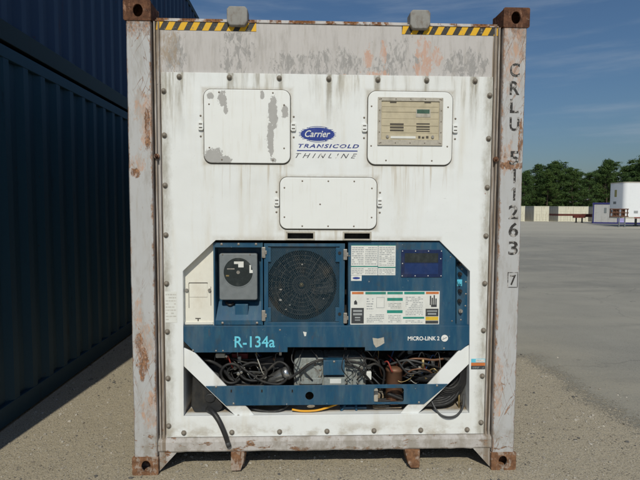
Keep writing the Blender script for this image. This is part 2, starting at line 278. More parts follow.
# ------------------------------------------------------------------ mesh helpers
class MB:
    def __init__(s): s.v = []; s.f = []; s.mi = []; s.sm = []; s.cur = 0; s.smooth = False
    def add(s, vs, fs):
        o = len(s.v); s.v += [tuple(q) for q in vs]
        for f in fs: s.f.append([o+i for i in f]); s.mi.append(s.cur); s.sm.append(s.smooth)
        return s
    def box(s, x0, x1, y0, y1, z0, z1):
        return s.add([(x0,y0,z0),(x1,y0,z0),(x1,y1,z0),(x0,y1,z0),(x0,y0,z1),(x1,y0,z1),(x1,y1,z1),(x0,y1,z1)],
                     [(0,3,2,1),(4,5,6,7),(0,1,5,4),(1,2,6,5),(2,3,7,6),(3,0,4,7)])
    def prism(s, pts, y0, y1, holes=()):
        # polygon in XZ, extruded in Y, optional holes
        if holes:
            loops = [[Vector((p[0], p[1], 0)) for p in l] for l in (pts, *holes)]
            flat = [p for l in (pts, *holes) for p in l]; n = len(flat); tris = tessellate_polygon(loops)
            fs = []
            for t in tris:
                a, b, c = [flat[i] for i in t]
                cr = (b[0]-a[0])*(c[1]-a[1]) - (b[1]-a[1])*(c[0]-a[0])
                t = t if cr > 0 else t[::-1]
                fs.append(tuple(t)); fs.append(tuple(n+i for i in t[::-1]))
            vs = [(x, y0, z) for x, z in flat] + [(x, y1, z) for x, z in flat]; o = 0
            for k, l in enumerate((pts, *holes)):
                m = len(l); ar = sum(l[i][0]*l[(i+1) % m][1]-l[(i+1) % m][0]*l[i][1] for i in range(m)); ccw = (ar > 0) == (k == 0)
                for i in range(m):
                    j = (i+1) % m; q = (o+i, n+o+i, n+o+j, o+j); fs.append(q if ccw else q[::-1])
                o += m
            return s.add(vs, fs)
        n = len(pts); ar = sum(pts[i][0]*pts[(i+1) % n][1]-pts[(i+1) % n][0]*pts[i][1] for i in range(n))
        if ar < 0: pts = pts[::-1]
        return s.add([(x, y0, z) for x, z in pts]+[(x, y1, z) for x, z in pts],
                     [tuple(range(n)), tuple(range(2*n-1, n-1, -1))]+[(i, n+i, n+(i+1) % n, (i+1) % n) for i in range(n)])
    def cyl(s, c, r, y0, y1, seg=20, r1=None):
        # axis along Y; c = (x, z)
        r1 = r if r1 is None else r1; n = seg
        a = [(c[0]+r*math.cos(2*math.pi*i/n), y0, c[1]+r*math.sin(2*math.pi*i/n)) for i in range(n)]
        b = [(c[0]+r1*math.cos(2*math.pi*i/n), y1, c[1]+r1*math.sin(2*math.pi*i/n)) for i in range(n)]
        return s.add(a+b, [tuple(range(n)), tuple(range(2*n-1, n-1, -1))]+[(i, n+i, n+(i+1) % n, (i+1) % n) for i in range(n)])
    def tube(s, pts, r, seg=8, sub=6, cap=True):
        P = [Vector(p) for p in pts]; Q = []
        if sub > 1 and len(P) > 2:
            E = [2*P[0]-P[1]]+P+[2*P[-1]-P[-2]]
            for i in range(1, len(E)-2):
                for k in range(sub):
                    t = k/sub; a, b, c, d = E[i-1:i+3]
                    Q.append(0.5*((2*b)+(c-a)*t+(2*a-5*b+4*c-d)*t*t+(3*b-a-3*c+d)*t**3))
            Q.append(P[-1])
        else: Q = P
        T = [(Q[min(i+1, len(Q)-1)]-Q[max(i-1, 0)]).normalized() for i in range(len(Q))]
        u = T[0].orthogonal().normalized(); vs = []; old = s.smooth; s.smooth = True
        rr = r if callable(r) else (lambda t: r)
        for i, q in enumerate(Q):
            u = (u-T[i]*u.dot(T[i])).normalized(); w = T[i].cross(u); ra = rr(i/max(1, len(Q)-1))
            for k in range(seg):
                a = 2*math.pi*k/seg; vs.append(q+ra*(u*math.cos(a)+w*math.sin(a)))
        n = seg; fs = [(i*n+k, i*n+(k+1) % n, (i+1)*n+(k+1) % n, (i+1)*n+k) for i in range(len(Q)-1) for k in range(n)]
        if cap: fs += [tuple(range(n))[::-1], tuple(range((len(Q)-1)*n, len(Q)*n))]
        s.add(vs, fs); s.smooth = old; return s
    def dome(s, c, r, y0, h, seg=10, rings=3):
        vs = []; fs = []
        for j in range(rings):
            a = j/rings*math.pi/2
            vs += [(c[0]+r*math.cos(a)*math.cos(2*math.pi*i/seg), y0-h*math.sin(a), c[1]+r*math.cos(a)*math.sin(2*math.pi*i/seg)) for i in range(seg)]
        vs.append((c[0], y0-h, c[1]))
        for j in range(rings-1): fs += [(j*seg+i, j*seg+(i+1) % seg, (j+1)*seg+(i+1) % seg, (j+1)*seg+i) for i in range(seg)]
        fs += [((rings-1)*seg+i, (rings-1)*seg+(i+1) % seg, rings*seg) for i in range(seg)]
        old = s.smooth; s.smooth = True; s.add(vs, fs); s.smooth = old; return s
    def mesh(s, name, mats):
        me = bpy.data.meshes.new(name); me.from_pydata(s.v, [], s.f); me.validate()
        for m in (mats if isinstance(mats, (list, tuple)) else [mats]): me.materials.append(MAT[m] if isinstance(m, str) else m)
        if len(me.polygons) == len(s.f):
            me.polygons.foreach_set('material_index', s.mi); me.polygons.foreach_set('use_smooth', s.sm)
        me.update(); return me
    def build(s, name, mats, parent=None, bevel=0, seg=2):
        o = link(name, s.mesh(name, mats), parent)
        if bevel:
            b = o.modifiers.new('bevel', 'BEVEL'); b.width = bevel; b.segments = seg; b.limit_method = 'ANGLE'; b.angle_limit = R(40); b.harden_normals = False
        return o
def link(name, data, parent=None, loc=None):
    o = bpy.data.objects.new(name, data); COL.objects.link(o)
    if parent: o.parent = parent
    if loc: o.location = loc
    return o
def tag(o, label=None, cat=None, group=None, kind=None):
    if label: o['label'] = label
    if cat: o['category'] = cat
    if group: o['group'] = group
    if kind: o['kind'] = kind
    return o
def empty(name, loc=(0, 0, 0), rz=0):
    o = link(name, None, None, loc); o.rotation_euler.z = rz; o.empty_display_size = 0.2; return o
def box(name, b, mat, parent, bevel=0.0):
    return MB().box(*b).build(name, mat, parent, bevel)
def rr(x0, x1, z0, z1, r, n=6):
    pts = []
    for cx, cz, a0 in ((x1-r, z1-r, 0), (x0+r, z1-r, 90), (x0+r, z0+r, 180), (x1-r, z0+r, 270)):
        pts += [(cx+r*math.cos(R(a0+90*i/n)), cz+r*math.sin(R(a0+90*i/n))) for i in range(n+1)]
    return pts
def circ(cx, cz, rx, rz=None, n=24):
    rz = rz or rx; return [(cx+rx*math.cos(2*math.pi*i/n), cz+rz*math.sin(2*math.pi*i/n)) for i in range(n)]
def text(name, body, rect, y, mat, parent, shear=0.0, bold=0.0, space=1.0):
    x0, x1, z0, z1 = rect
    cu = bpy.data.curves.new('t', 'FONT'); cu.body = body; cu.size = 1; cu.shear = shear; cu.offset = bold; cu.resolution_u = 3; cu.space_character = space
    ob = bpy.data.objects.new('t', cu); COL.objects.link(ob); dg = bpy.context.evaluated_depsgraph_get()
    me = bpy.data.meshes.new_from_object(ob.evaluated_get(dg)); bpy.data.objects.remove(ob); bpy.data.curves.remove(cu)
    xs = [v.co.x for v in me.vertices]; ys = [v.co.y for v in me.vertices]; ax, bx, ay, by = min(xs), max(xs), min(ys), max(ys)
    for v in me.vertices:
        v.co = Vector((x0+(v.co.x-ax)/(bx-ax)*(x1-x0), y, z0+(v.co.y-ay)/(by-ay)*(z1-z0)))
    me.name = name; me.materials.clear(); me.materials.append(MAT[mat]); return link(name, me, parent)

# ------------------------------------------------------------------ the ground
def smooth(a, b, t): t = max(0, min(1, (t-a)/(b-a))); return t*t*(3-2*t)
def gz(x, y): return -0.32*smooth(57, 74, y)
def m_ground():
    n = NT('yard_surface'); o = n.xyz()
    wob = n.math('MULTIPLY', n.math('SUBTRACT', n.noise(sc=1.3, det=6, rough=0.65), 0.5), 0.9)
    d1 = n.math('MINIMUM', n.math('SUBTRACT', 2.42, o[0]), n.math('SUBTRACT', 2.45, o[1]))
    d = n.mx(d1, n.math('SUBTRACT', 0.25, o[1]), n.math('SUBTRACT', -1.0, o[0]))
    d = n.math('ADD', d, wob)
    fine = n.noise(sc=95, det=5, rough=0.7); mid = n.noise(sc=16, det=5, rough=0.6); big = n.noise((0.6, 1, 1), sc=1.1, det=5); huge = n.noise((0.35, 1, 1), sc=0.16, det=6, rough=0.6)
    spill = n.noise(sc=38, det=6, rough=0.75, off=(3, 3, 0))
    msk = n.thr(n.math('ADD', d, n.math('ADD', n.mul(n.math('SUBTRACT', fine, 0.5), 0.5), n.mul(n.math('SUBTRACT', spill, 0.5), 1.1))), -0.10, 0.08)
    sand = n.mix(n.thr(fine, 0.3, 0.7), (0.225, 0.19, 0.13), (0.55, 0.485, 0.37))
    sand = n.mix(n.thr(mid, 0.4, 0.7, 0, 0.5), sand, (0.43, 0.375, 0.28))
    vd = n.voro(sc=70); vc = n.voro(sc=70, out='Color')
    sep = n.t.nodes.new('ShaderNodeSeparateColor'); n.l(vc, sep.inputs[0])
    stone = n.mul(n.thr(vd, 0.25, 0.36, 1, 0), n.thr(sep.outputs[0], 0.38, 0.46))
    sand = n.mix(n.mul(stone, 0.85), sand, n.mix(sep.outputs[1], (0.11, 0.10, 0.085), (0.58, 0.545, 0.48)))
    sand = n.mix(n.thr(big, 0.55, 0.75, 0, 0.3), sand, (0.20, 0.18, 0.145))
    ag = n.voro(sc=120, out='Color'); sep2 = n.t.nodes.new('ShaderNodeSeparateColor'); n.l(ag, sep2.inputs[0])
    asp = n.mix(n.thr(fine, 0.3, 0.7), (0.20, 0.193, 0.170), (0.315, 0.305, 0.265)); asp = n.mix(n.thr(sep2.outputs[0], 0.6, 1.0, 0, 0.55), asp, n.mix(sep2.outputs[1], (0.09, 0.09, 0.085), (0.36, 0.345, 0.31)))
    asp = n.mix(n.thr(big, 0.42, 0.66, 0, 0.55), asp, (0.34, 0.32, 0.27))
    asp = n.mix(n.thr(huge, 0.40, 0.60, 0, 0.6), asp, (0.37, 0.35, 0.295))
    asp = n.mix(n.thr(n.noise((0.5, 1.2, 1), sc=0.45, det=7, rough=0.7, off=(4, 1, 0)), 0.50, 0.64, 0, 0.55), asp, (0.205, 0.20, 0.178))
    asp = n.mix(n.thr(n.noise((0.35, 1.1, 1), sc=0.7, det=6, rough=0.7, off=(7, 3, 0), rot=(0, 0, 0.22)), 0.50, 0.68, 0, 0.22), asp, (0.36, 0.345, 0.305))
    asp = n.mix(n.thr(n.noise(sc=3.1, det=5, rough=0.7, off=(2, 5, 0)), 0.64, 0.70, 0, 0.55), asp, (0.10, 0.10, 0.098))
    def cracks(sc_, w, off):
        mpn = n.t.nodes.new('ShaderNodeMapping'); wn = n.t.nodes.new('ShaderNodeVectorMath'); wn.operation = 'MULTIPLY_ADD'; tn = n.t.nodes.new('ShaderNodeTexNoise'); tn.inputs['Scale'].default_value = 1.4; tn.inputs['Detail'].default_value = 5
        n.l(n.co(), tn.inputs[0]); n.l(tn.outputs['Color'], wn.inputs[0]); wn.inputs[1].default_value = (0.9, 0.9, 0); n.l(n.co(), wn.inputs[2]); n.l(wn.outputs[0], mpn.inputs[0]); mpn.inputs['Location'].default_value = off
        v = n.t.nodes.new('ShaderNodeTexVoronoi'); v.feature = 'DISTANCE_TO_EDGE'; v.inputs['Scale'].default_value = sc_; n.l(mpn.outputs[0], v.inputs[0]); return n.thr(v.outputs['Distance'], w*.3, w, 1, 0)
    ck = n.mul(n.mx(cracks(0.16, 0.0035, (1, 2, 0)), n.mul(cracks(0.5, 0.006, (4, 1, 0)), n.thr(n.noise(sc=0.22, off=(3, 3, 3)), 0.5, 0.6))), n.thr(mid, 0.35, 0.5))
    asp = n.mix(n.mul(ck, 0.22), asp, (0.07, 0.07, 0.068))
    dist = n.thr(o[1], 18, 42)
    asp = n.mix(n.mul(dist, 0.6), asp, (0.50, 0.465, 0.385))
    film = n.mul(n.thr(n.math('ADD', d, n.mul(n.math('SUBTRACT', big, 0.5), 1.6)), -1.5, 0.1), n.thr(spill, 0.36, 0.60, 0.25, 0.85)); asp = n.mix(n.mul(film, 0.75), asp, (0.37, 0.335, 0.26))
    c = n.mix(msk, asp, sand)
    h = n.math('ADD', n.mul(fine, 0.5), n.math('ADD', n.mul(mid, 0.8), n.mul(stone, 0.7)))
    h = n.math('MULTIPLY', h, n.thr(msk, 0, 1, 0.25, 1))
    n.bump(h, 0.75, 0.014)
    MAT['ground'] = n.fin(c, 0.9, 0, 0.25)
m_ground()
xs = [-1500, -300, -80, -30, -10, -4, 0, 4, 10, 20, 30, 40, 55, 80, 150, 400, 1500]
ys = [-1500, -200, -40, -10, 0, 10, 30, 50] + [56+i for i in range(20)] + [80, 100, 150, 400, 1500, 3000]
g = MB(); g.smooth = True
g.add([(x, y, gz(x, y)) for y in ys for x in xs], [(j*len(xs)+i, j*len(xs)+i+1, (j+1)*len(xs)+i+1, (j+1)*len(xs)+i) for j in range(len(ys)-1) for i in range(len(xs)-1)])
tag(g.build('ground', 'ground'), kind='structure')

# loose stones on the sand in front of and beside the container
def m_stone():
    n = NT('loose_stone'); v = n.voro(sc=9, out='Color'); sep = n.t.nodes.new('ShaderNodeSeparateColor'); n.l(v, sep.inputs[0])
    c = n.mix(sep.outputs[0], (0.20, 0.175, 0.14), (0.47, 0.44, 0.385)); c = n.mix(n.thr(sep.outputs[1], 0.80, 0.86), c, (0.11, 0.105, 0.10))
    MAT['stone'] = n.fin(c, 0.9, 0, 0.2)
m_stone()
gs = MB(); rs = random.Random(3)
ICO = [(0,0,1),(.894,0,.447),(.276,.851,.447),(-.724,.526,.447),(-.724,-.526,.447),(.276,-.851,.447),(.724,.526,-.447),(-.276,.851,-.447),(-.894,0,-.447),(-.276,-.851,-.447),(.724,-.526,-.447)]
ICF = [(0,1,2),(0,2,3),(0,3,4),(0,4,5),(0,5,1),(1,6,2),(2,7,3),(3,8,4),(4,9,5),(5,10,1),(1,10,6),(2,6,7),(3,7,8),(4,8,9),(5,9,10)]
for i in range(17000):
    y = -0.5 + 4.2*rs.random()**1.3; x = rs.uniform(-2.4, 2.9)
    if -1.0 < x < 1.0 and y > 0.3: continue
    if x > 2.35+0.15*rs.random() and y > 0.3 and rs.random() < 0.93: continue
    if y > 2.5 and x > 0: continue
    s_ = 0.0026*(rs.random()**-0.42); s_ = min(s_, 0.014); a = rs.uniform(0, 6.28); ca, sa = math.cos(a), math.sin(a); fx, fy, fz = s_*rs.uniform(.8, 1.5), s_*rs.uniform(.7, 1.1), s_*rs.uniform(.5, .8)
    vs = []
    for q in ICO:
        k = rs.uniform(.82, 1.15); px, py, pz = q[0]*fx*k, q[1]*fy*k, q[2]*fz*k; vs.append((x+px*ca-py*sa, y+px*sa+py*ca, pz+fz*0.25))
    gs.add(vs, ICF)
tag(gs.build('loose_gravel', 'stone'), 'small loose stones scattered over the tan sandy ground', 'gravel', kind='stuff')
def m_ground_shadow():  # near-black tone standing in for a cast shadow on the yard
    n = NT('painted_shadow'); a = n.noise(sc=6, det=5); MAT['ground_shadow'] = n.fin(n.mix(a, (0.055, 0.058, 0.062), (0.09, 0.09, 0.09)), 0.8)
m_ground_shadow()
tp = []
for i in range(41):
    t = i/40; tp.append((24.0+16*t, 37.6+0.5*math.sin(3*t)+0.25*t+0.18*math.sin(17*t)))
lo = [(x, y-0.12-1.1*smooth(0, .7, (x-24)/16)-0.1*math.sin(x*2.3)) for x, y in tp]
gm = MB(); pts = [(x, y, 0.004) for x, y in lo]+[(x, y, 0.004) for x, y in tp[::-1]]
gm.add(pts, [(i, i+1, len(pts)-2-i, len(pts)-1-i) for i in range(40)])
tag(gm.build('shadow_strip', 'ground_shadow'), kind='structure')  # ground shadow laid down as a thin dark sheet

# ------------------------------------------------------------------ the refrigerated container
RC = empty('refrigerated_container')
tag(RC, 'worn white refrigerated container with a blue cooling unit in its front', 'container')
FY = 0.036                                   # face of the white bolted panel
# shell
for sx in (-1, 1):
    a, b = sorted((sx*1.205, sx*1.165))
    box('side_wall', (a, b, 0.165, 12.02, 0.17, 2.83), 'frame', RC)
    a, b = sorted((sx*1.212, sx*1.10)); box('bottom_side_rail', (a, b, 0.180, 12.01, 0.03, 0.165), 'frame', RC, 0.004)
    a, b = sorted((sx*1.210, sx*1.11)); box('top_side_rail', (a, b, 0.180, 12.01, 2.835, 2.885), 'frame', RC, 0.004)
box('roof', (-1.16, 1.16, 0.10, 12.0, 2.80, 2.83), 'frame', RC)
box('floor', (-1.09, 1.09, 0.10, 12.0, 0.142, 0.19), 'dark_void', RC)
box('rear_wall', (-1.05, 1.05, 12.02, 12.08, 0.12, 2.80), 'frame', RC)

# corner castings with oval holes
def casting(parent, mat, sx, z0, y0=0.0, front=True):
    m = MB(); x0, x1 = sorted((sx*1.219, sx*1.057)); z1 = z0+0.118; cx = sx*1.133; cz = z0+0.058
    yf, yb = y0, y0+0.178
    m.prism(rr(x0, x1, z0, z1, 0.010, 4), yf, yf+0.012, [circ(cx, cz, 0.0285, 0.037, 20)])
    m.prism(rr(x0, x1, z0, z1, 0.010, 4), yb-0.012, yb, [circ(cx, cz, 0.0285, 0.037, 20)])
    m.box(x0+.0005, x0+0.012, yf+.010, yb-.010, z0+0.0095, z1-0.0095); m.box(x1-0.012, x1-.0005, yf+.010, yb-.010, z0+0.0095, z1-0.0095)
    m.box(x0+0.0095, x1-0.0095, yf+.010, yb-.010, z0+.0005, z0+0.011); m.box(x0+0.0095, x1-0.0095, yf+.010, yb-.010, z1-0.011, z1-.0005)
    m.box(x0+0.012, x1-0.012, yf+.09, yf+.10, z0+0.012, z1-0.012)
    return m.build('corner_casting', mat, parent, 0.0025)
casting(RC, 'rust', -1, 2.778); casting(RC, 'rust', 1, 2.778); casting(RC, 'rust_low', -1, 0.0); casting(RC, 'rust_low', 1, 0.0)
for sx in (-1, 1):
    for z in (0, 2.778): casting(RC, 'rust', sx, z, 12.014)
# corner posts
for sx in (-1, 1):
    for k, (y0, y1) in enumerate(((0.005, 0.165), (12.03, 12.18))):
        prof = [(1.066, y0), (1.200, y0), (1.208, y0+0.012), (1.208, y1), (1.062, y1), (1.062, y0+0.012)]
        m = MB(); n_ = 36; zs = [0.118+(2.66)*i/n_ for i in range(n_+1)]; rw = random.Random(5+sx+k)
        off = [rw.uniform(-0.0018, 0.0018) for _ in zs]; off[0] = off[-1] = 0
        vs = [(sx*(x+off[j]*(0.6 if x > 1.1 else 1)), y+abs(off[j])*0.6, z) for j, z in enumerate(zs) for x, y in prof]; q = len(prof)
        fs = [(j*q+i, j*q+(i+1) % q, (j+1)*q+(i+1) % q, (j+1)*q+i) for j in range(n_) for i in range(q)]+[tuple(range(q))[::-1], tuple(range(n_*q, n_*q+q))]
        if sx < 0: fs = [f[::-1] for f in fs]
        m.add(vs, fs); po = m.build('corner_post', 'frame', RC)
        if sx > 0 and k == 0: POST = po
# jambs: folded strips between post and panel
for sx in (-1, 1):
    prof = [(0.99, 0.0600), (0.99, 0.0525), (1.0195, 0.0525), (1.0225, 0.036), (1.0295, 0.034), (1.0325, 0.0525), (1.041, 0.0525), (1.0435, 0.032), (1.0525, 0.031), (1.0545, 0.090), (1.0615, 0.090), (1.0615, 0.14), (0.99, 0.14)]
    m = MB(); q = len(prof); m.add([(sx*x, y, z) for z in (0.14, 2.786) for x, y in prof], [(i, (i+1) % q, q+(i+1) % q, q+i) if sx < 0 else (q+i, q+(i+1) % q, (i+1) % q, i) for i in range(q)]+[tuple(range(q)), tuple(range(q, 2*q))])
    m.build('side_jamb', 'frame', RC)
    m = MB(); c = (sx*1.042, 1.985); m.cyl(c, 0.016, 0.018, 0.032, 12); m.dome(c, 0.011, 0.018, 0.014)
    m.build('jamb_bolt', 'rust', RC)
# header and its fittings
HD = MB().box(-1.045, 1.045, 0.050, 0.10, 2.42, 2.792).box(-1.046, 1.046, 0.044, 0.11, 2.792, 2.800).build('header', 'frame', RC, 0.002)
for sx in (-1, 1):
    x0, x1 = (-1.0416, -0.4413) if sx < 0 else (0.4465, 1.0518)
    z0, z1 = 2.742, 2.7907; m = MB(); m.cur = 1; m.add([(x0, .0488, z0), (x1, .0488, z0), (x1, .0488, z1), (x0, .0488, z1)], [(0, 1, 2, 3)]); m.cur = 0
    p = 0.0735; x = x0-0.02
    while x < x1:
        q = [(x, z0), (x+0.038, z0), (x+0.038+0.026, z1), (x+0.026, z1)]
        q = [(min(max(a, x0), x1), b) for a, b in q]
        if q[1][0]-q[0][0] > 0.003: m.add([(a, .0480, b) for a, b in q], [(0, 1, 2, 3)])
        x += p
    m.build('hazard_stripe', ['hazard_yellow', 'hazard_black'], HD)
for c in ((-0.553), (0.553)):
    m = MB(); w = 0.062
    m.prism([(c-w+.018, 2.765), (c+w-.018, 2.765), (c+w, 2.79), (c+w, 2.862), (c+w-.014, 2.880), (c-w+.014, 2.880), (c-w, 2.862), (c-w, 2.79)], 0.018, 0.115)
    m.build('lifting_lug', 'lug_grey', HD, 0.008, 3)

# white bolted panel with the octagonal opening and two vent slots
OCT = [(-0.6942, 1.4756), (-0.8975, 1.2834), (-0.9036, 0.3617), (0.9186, 0.3617), (0.9004, 1.2834), (0.7021, 1.4756)]
SL = [(-0.251, -0.0911), (0.1021, 0.262)]; SZ = (1.4858, 1.5212)
m = MB(); m.prism([(-1.0125, 0.226), (1.0165, 0.226), (1.0165, 2.490), (-1.0125, 2.490)], FY, 0.048, [OCT, *[[(a, SZ[0]), (b, SZ[0]), (b, SZ[1]), (a, SZ[1])] for a, b in SL]])
PANEL = m.build('front_panel', 'white', RC, 0.0015)
for a, b in SL:
    m = MB(); o = 0.010; m.prism([(a-o, SZ[0]-o*.8), (b+o, SZ[0]-o*.8), (b+o, SZ[1]+o), (a-o, SZ[1]+o)], 0.030, FY-0.0005, [[(a, SZ[0]), (b, SZ[0]), (b, SZ[1]), (a, SZ[1])]])
    v = m.build('vent_slot', 'dirty_frame', PANEL)
    MB().box(a-.004, b+.004, 0.085, 0.09, SZ[0]-.004, SZ[1]+.004).build('vent_back', 'dark_void', PANEL)
# recess liner behind the opening
m = MB(); n_ = len(OCT); YB = 0.43
cx_ = sum(p[0] for p in OCT)/n_; 
m.add([(x*1.0015, 0.0482, z) for x, z in OCT]+[(x*1.0015, YB, z) for x, z in OCT], [(i, (i+1) % n_, n_+(i+1) % n_, n_+i) for i in range(n_)])
m.build('recess_liner', 'white', RC)
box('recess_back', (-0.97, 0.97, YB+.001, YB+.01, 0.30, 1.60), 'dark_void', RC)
# bolts
bm = MB(); bm.cyl((0, 0), 0.0165, -0.004, 0, 16); bm.dome((0, 0), 0.0132, -0.004, 0.0135, 10, 3); BOLT = bm.mesh('bolt', 'boltmat')
spots = []
for z in (2.369, 2.108, 1.809, 1.509, 1.211, 0.913, 0.620, 0.318): spots += [(-0.988, z), (0.983, z)]
for i in range(7): spots += [(-0.895+0.2975*i, 2.454), (-0.895+0.2982*i, 0.272)]
rb = random.Random(11)
for x, z in spots:
    k = 1.0118; o = link('bolt', BOLT, PANEL, (-0.1653+(x+0.1653)*k, FY-0.0005, 1.6781+(z-1.6781)*k)); o.rotation_euler.y = rb.uniform(0, 6)

# hatches
RIV = {}
def rivets(spots_, y, parent, r=0.0058, mat='boltmat'):
    key = (round(r, 4), mat)
    if key not in RIV: RIV[key] = MB().dome((0, 0), r, 0, r*0.6, 8, 2).mesh('rivet', mat)
    for c in spots_: link('rivet', RIV[key], parent, (c[0], y, c[1]))
def hatch(x0, x1, z0, z1, rad, label, latch_z):
    m = MB(); m.prism(rr(x0-.005, x1+.005, z0-.006, z1+.004, rad+.004, 8), FY-0.0035, FY-0.0002)
    m.prism(rr(x0, x1, z0, z1, rad, 8), FY-0.013, FY-0.0036)
    h = MB().prism(rr(x0, x1, z0, z1, rad, 8), FY-0.0125, FY-0.0036).build('access_hatch', 'hatch', RC, 0.004, 3); h['label'] = label
    MB().prism(rr(x0-.0045, x1+.0045, z0-.006, z1+.004, rad+.004, 8), FY-0.0035, FY-0.0002).build('gasket', 'gasket', h)
    xc, w, hh = (x0+x1)/2, x1-x0, z1-z0
    for s in (-1, 1):
        xe = x0 if s < 0 else x1; a, b = sorted((xe+s*.004, xe+s*.036))
        lt = MB().prism(rr(a, b, latch_z-.026, latch_z+.026, .009, 4), FY-0.013, FY-.001).build('latch', 'hatch', h, 0.002)
        for dz in (-.011, .011): MB().box(a+.006, b-.006, FY-0.0142, FY-0.0125, latch_z+dz-.0028, latch_z+dz+.0028).build('latch_slot', 'gasket', h)
        rivets([(xe+s*.022, latch_z+.062), (xe+s*.022, latch_z-.062)], FY-.0005, h, 0.0065)
    return h
HL = hatch(-0.7568, -0.2357, 1.9486, 2.3899, 0.045, 'white access hatch with flaked bare grey patches', 2.1708)
rivets([(-0.665, 2.372), (-0.34, 2.372), (-0.725, 2.30), (-0.272, 2.30), (-0.725, 2.04), (-0.272, 2.04), (-0.65, 1.968), (-0.34, 1.968)], FY-.0122, HL)
HR = hatch(0.2409, 0.764, 1.9466, 2.3919, 0.05, 'white access hatch with a beige gauge plate', 2.1708)
rivets([(0.262, 2.30), (0.735, 2.30), (0.262, 2.06), (0.735, 2.06), (0.355, 1.972), (0.64, 1.972)], FY-.0122, HR)
HM = hatch(-0.2973, 0.3005, 1.5477, 1.8648, 0.045, 'plain white access hatch above the cooling unit', 1.7123)
rivets([(-0.27, 1.80), (-0.27, 1.62), (-0.16, 1.842), (0.0, 1.842), (0.16, 1.842), (0.27, 1.80), (0.27, 1.62), (-0.16, 1.565), (0.0, 1.565), (0.16, 1.565), (-0.05, 1.70)], FY-.0122, HM)
# gauge plate in the right hatch
Y1 = 0.0230
fx0, fx1, fz0, fz1 = 0.3,0.7023,2.065,2.3547; ix0, ix1, iz0, iz1 = 0.3223,0.6799,2.0978,2.3322
GP = MB().prism([(fx0, fz0), (fx1, fz0), (fx1, fz1), (fx0, fz1)], 0.0155, 0.0232, [[(ix0, iz0), (ix1, iz0), (ix1, iz1), (ix0, iz1)]]).build('gauge_frame', 'dirty_frame', RC, 0.001)
rivets([(fx0+.011, fz0+.012+(fz1-fz0-.024)*i/4) for i in range(5)]+[(fx1-.011, fz0+.012+(fz1-fz0-.024)*i/4) for i in range(5)]+[(fx0+.02+(fx1-fx0-.04)*i/4, fz1-.010) for i in range(5)]+[(fx0+.02+(fx1-fx0-.04)*i/4, fz0+.014) for i in range(5)], 0.0154, GP, .0042)
m = MB(); zz = [iz0, iz0+.042, iz0+.085, iz0+.128, iz0+.168, iz0+.20, iz1]
for i in range(6): m.box(ix0+.004, ix1-.004, 0.0195+(0.0012 if i % 2 else 0), 0.0231, zz[i]+.0012, zz[i+1]-.0012)
m.box(ix0, ix1, .0222, .0234, iz0, iz1)
m.build('gauge_plate', 'beige_plate', GP)
def flat(name, rect, y, mat, parent, d=0.0015):
    x0, x1, z0, z1 = rect; return MB().box(x0, x1, y-d, y, z0, z1).build(name, mat, parent)
GY = 0.0195
flat('display_screen', (0.5415,0.6193,2.259,2.2828), GY, 'lcd', GP); flat('display_trim', (0.5352,0.6259,2.2366,2.2858), GY+.0005, 'dirty_frame', GP)
for (a, b) in ((390, 403.6), (416.4, 429.7)):
    pass
for r_ in ((0.3761,0.4603,2.1869,2.198), (0.3764,0.4605,2.1687,2.1787), (0.3766,0.4608,2.1517,2.1605), (0.5392,0.6218,2.1923,2.1999), (0.5395,0.6221,2.1753,2.1829), (0.5398,0.6224,2.1619,2.1671), (0.54,0.6226,2.1498,2.1538),
           (0.3743,0.4144,2.3217,2.3272), (0.587,0.6273,2.3232,2.3287), (0.5518,0.5657,2.1078,2.1223), (0.5742,0.5893,2.1068,2.1188), (0.6002,0.6154,2.1083,2.1228)):
    flat('gauge_slot', r_, GY, 'gasket', GP)
flat('gauge_slider', (0.3803,0.5353,2.1063,2.1205), GY, 'label_white', GP, .003)
for c in ((0.3606,2.1166), (0.6407,2.1171)): MB().cyl(c, .009, GY-.006, GY, 12).build('gauge_knob', 'steel', GP)

# maker's lettering between the hatches
LY = FY-0.0006
LG = empty('lettering'); LG.parent = RC
cx, cz = (-0.0671,2.1291)
m = MB(); a_, b_ = 0.104, 0.041
m.prism(circ(cx, cz, a_, b_, 40), LY-.0003, LY); m.build('logo_oval', 'logo_blue', LG)
m = MB()
for i in range(9):
    z = cz+(i-4)*0.0095; xe = a_*math.sqrt(max(0, 1-((z-cz)/(b_*1.12))**2))
    for s in (-1, 1):
        l = 0.020 if i % 2 else 0.013; x0, x1 = sorted((cx+s*(xe-0.012), cx+s*(xe+l*0.62))); m.prism([(x0, z-.0018), (x1, z-.0009), (x1, z+.0009), (x0, z+.0018)], LY-.00025, LY)
for s in (-1, 1):
    A = [R(t) for t in range(58, 123, 5)]; m.prism([(cx+a_*1.0*math.cos(t)*1.02, cz+s*b_*1.19*math.sin(t)) for t in A]+[(cx+a_*math.cos(t)*1.02, cz+s*b_*1.12*math.sin(t)) for t in A[::-1]], LY-.00025, LY)
tag(m.build('logo_stripes', 'logo_blue', LG), kind='stuff')
text('logo_word', 'Carrier', (cx-0.078, cx+0.078, cz-0.018, cz+0.023), LY-.0012, 'label_white', LG, 0.35, 0.012)
text('logo_word', 'TRANSICOLD', (-0.1848,0.1888,2.0452,2.0697), LY, 'logo_navy', LG, 0.3, 0.03, 1.25)
flat('logo_rule', (-0.1933,0.1797,2.0256,2.0319), LY, 'logo_blue', LG, .0004)
text('logo_word', 'THINLINE', (-0.2024,0.177,1.9839,2.0123), LY, 'logo_black', LG, 0.45, 0.0, 1.7)['kind'] = 'stuff'

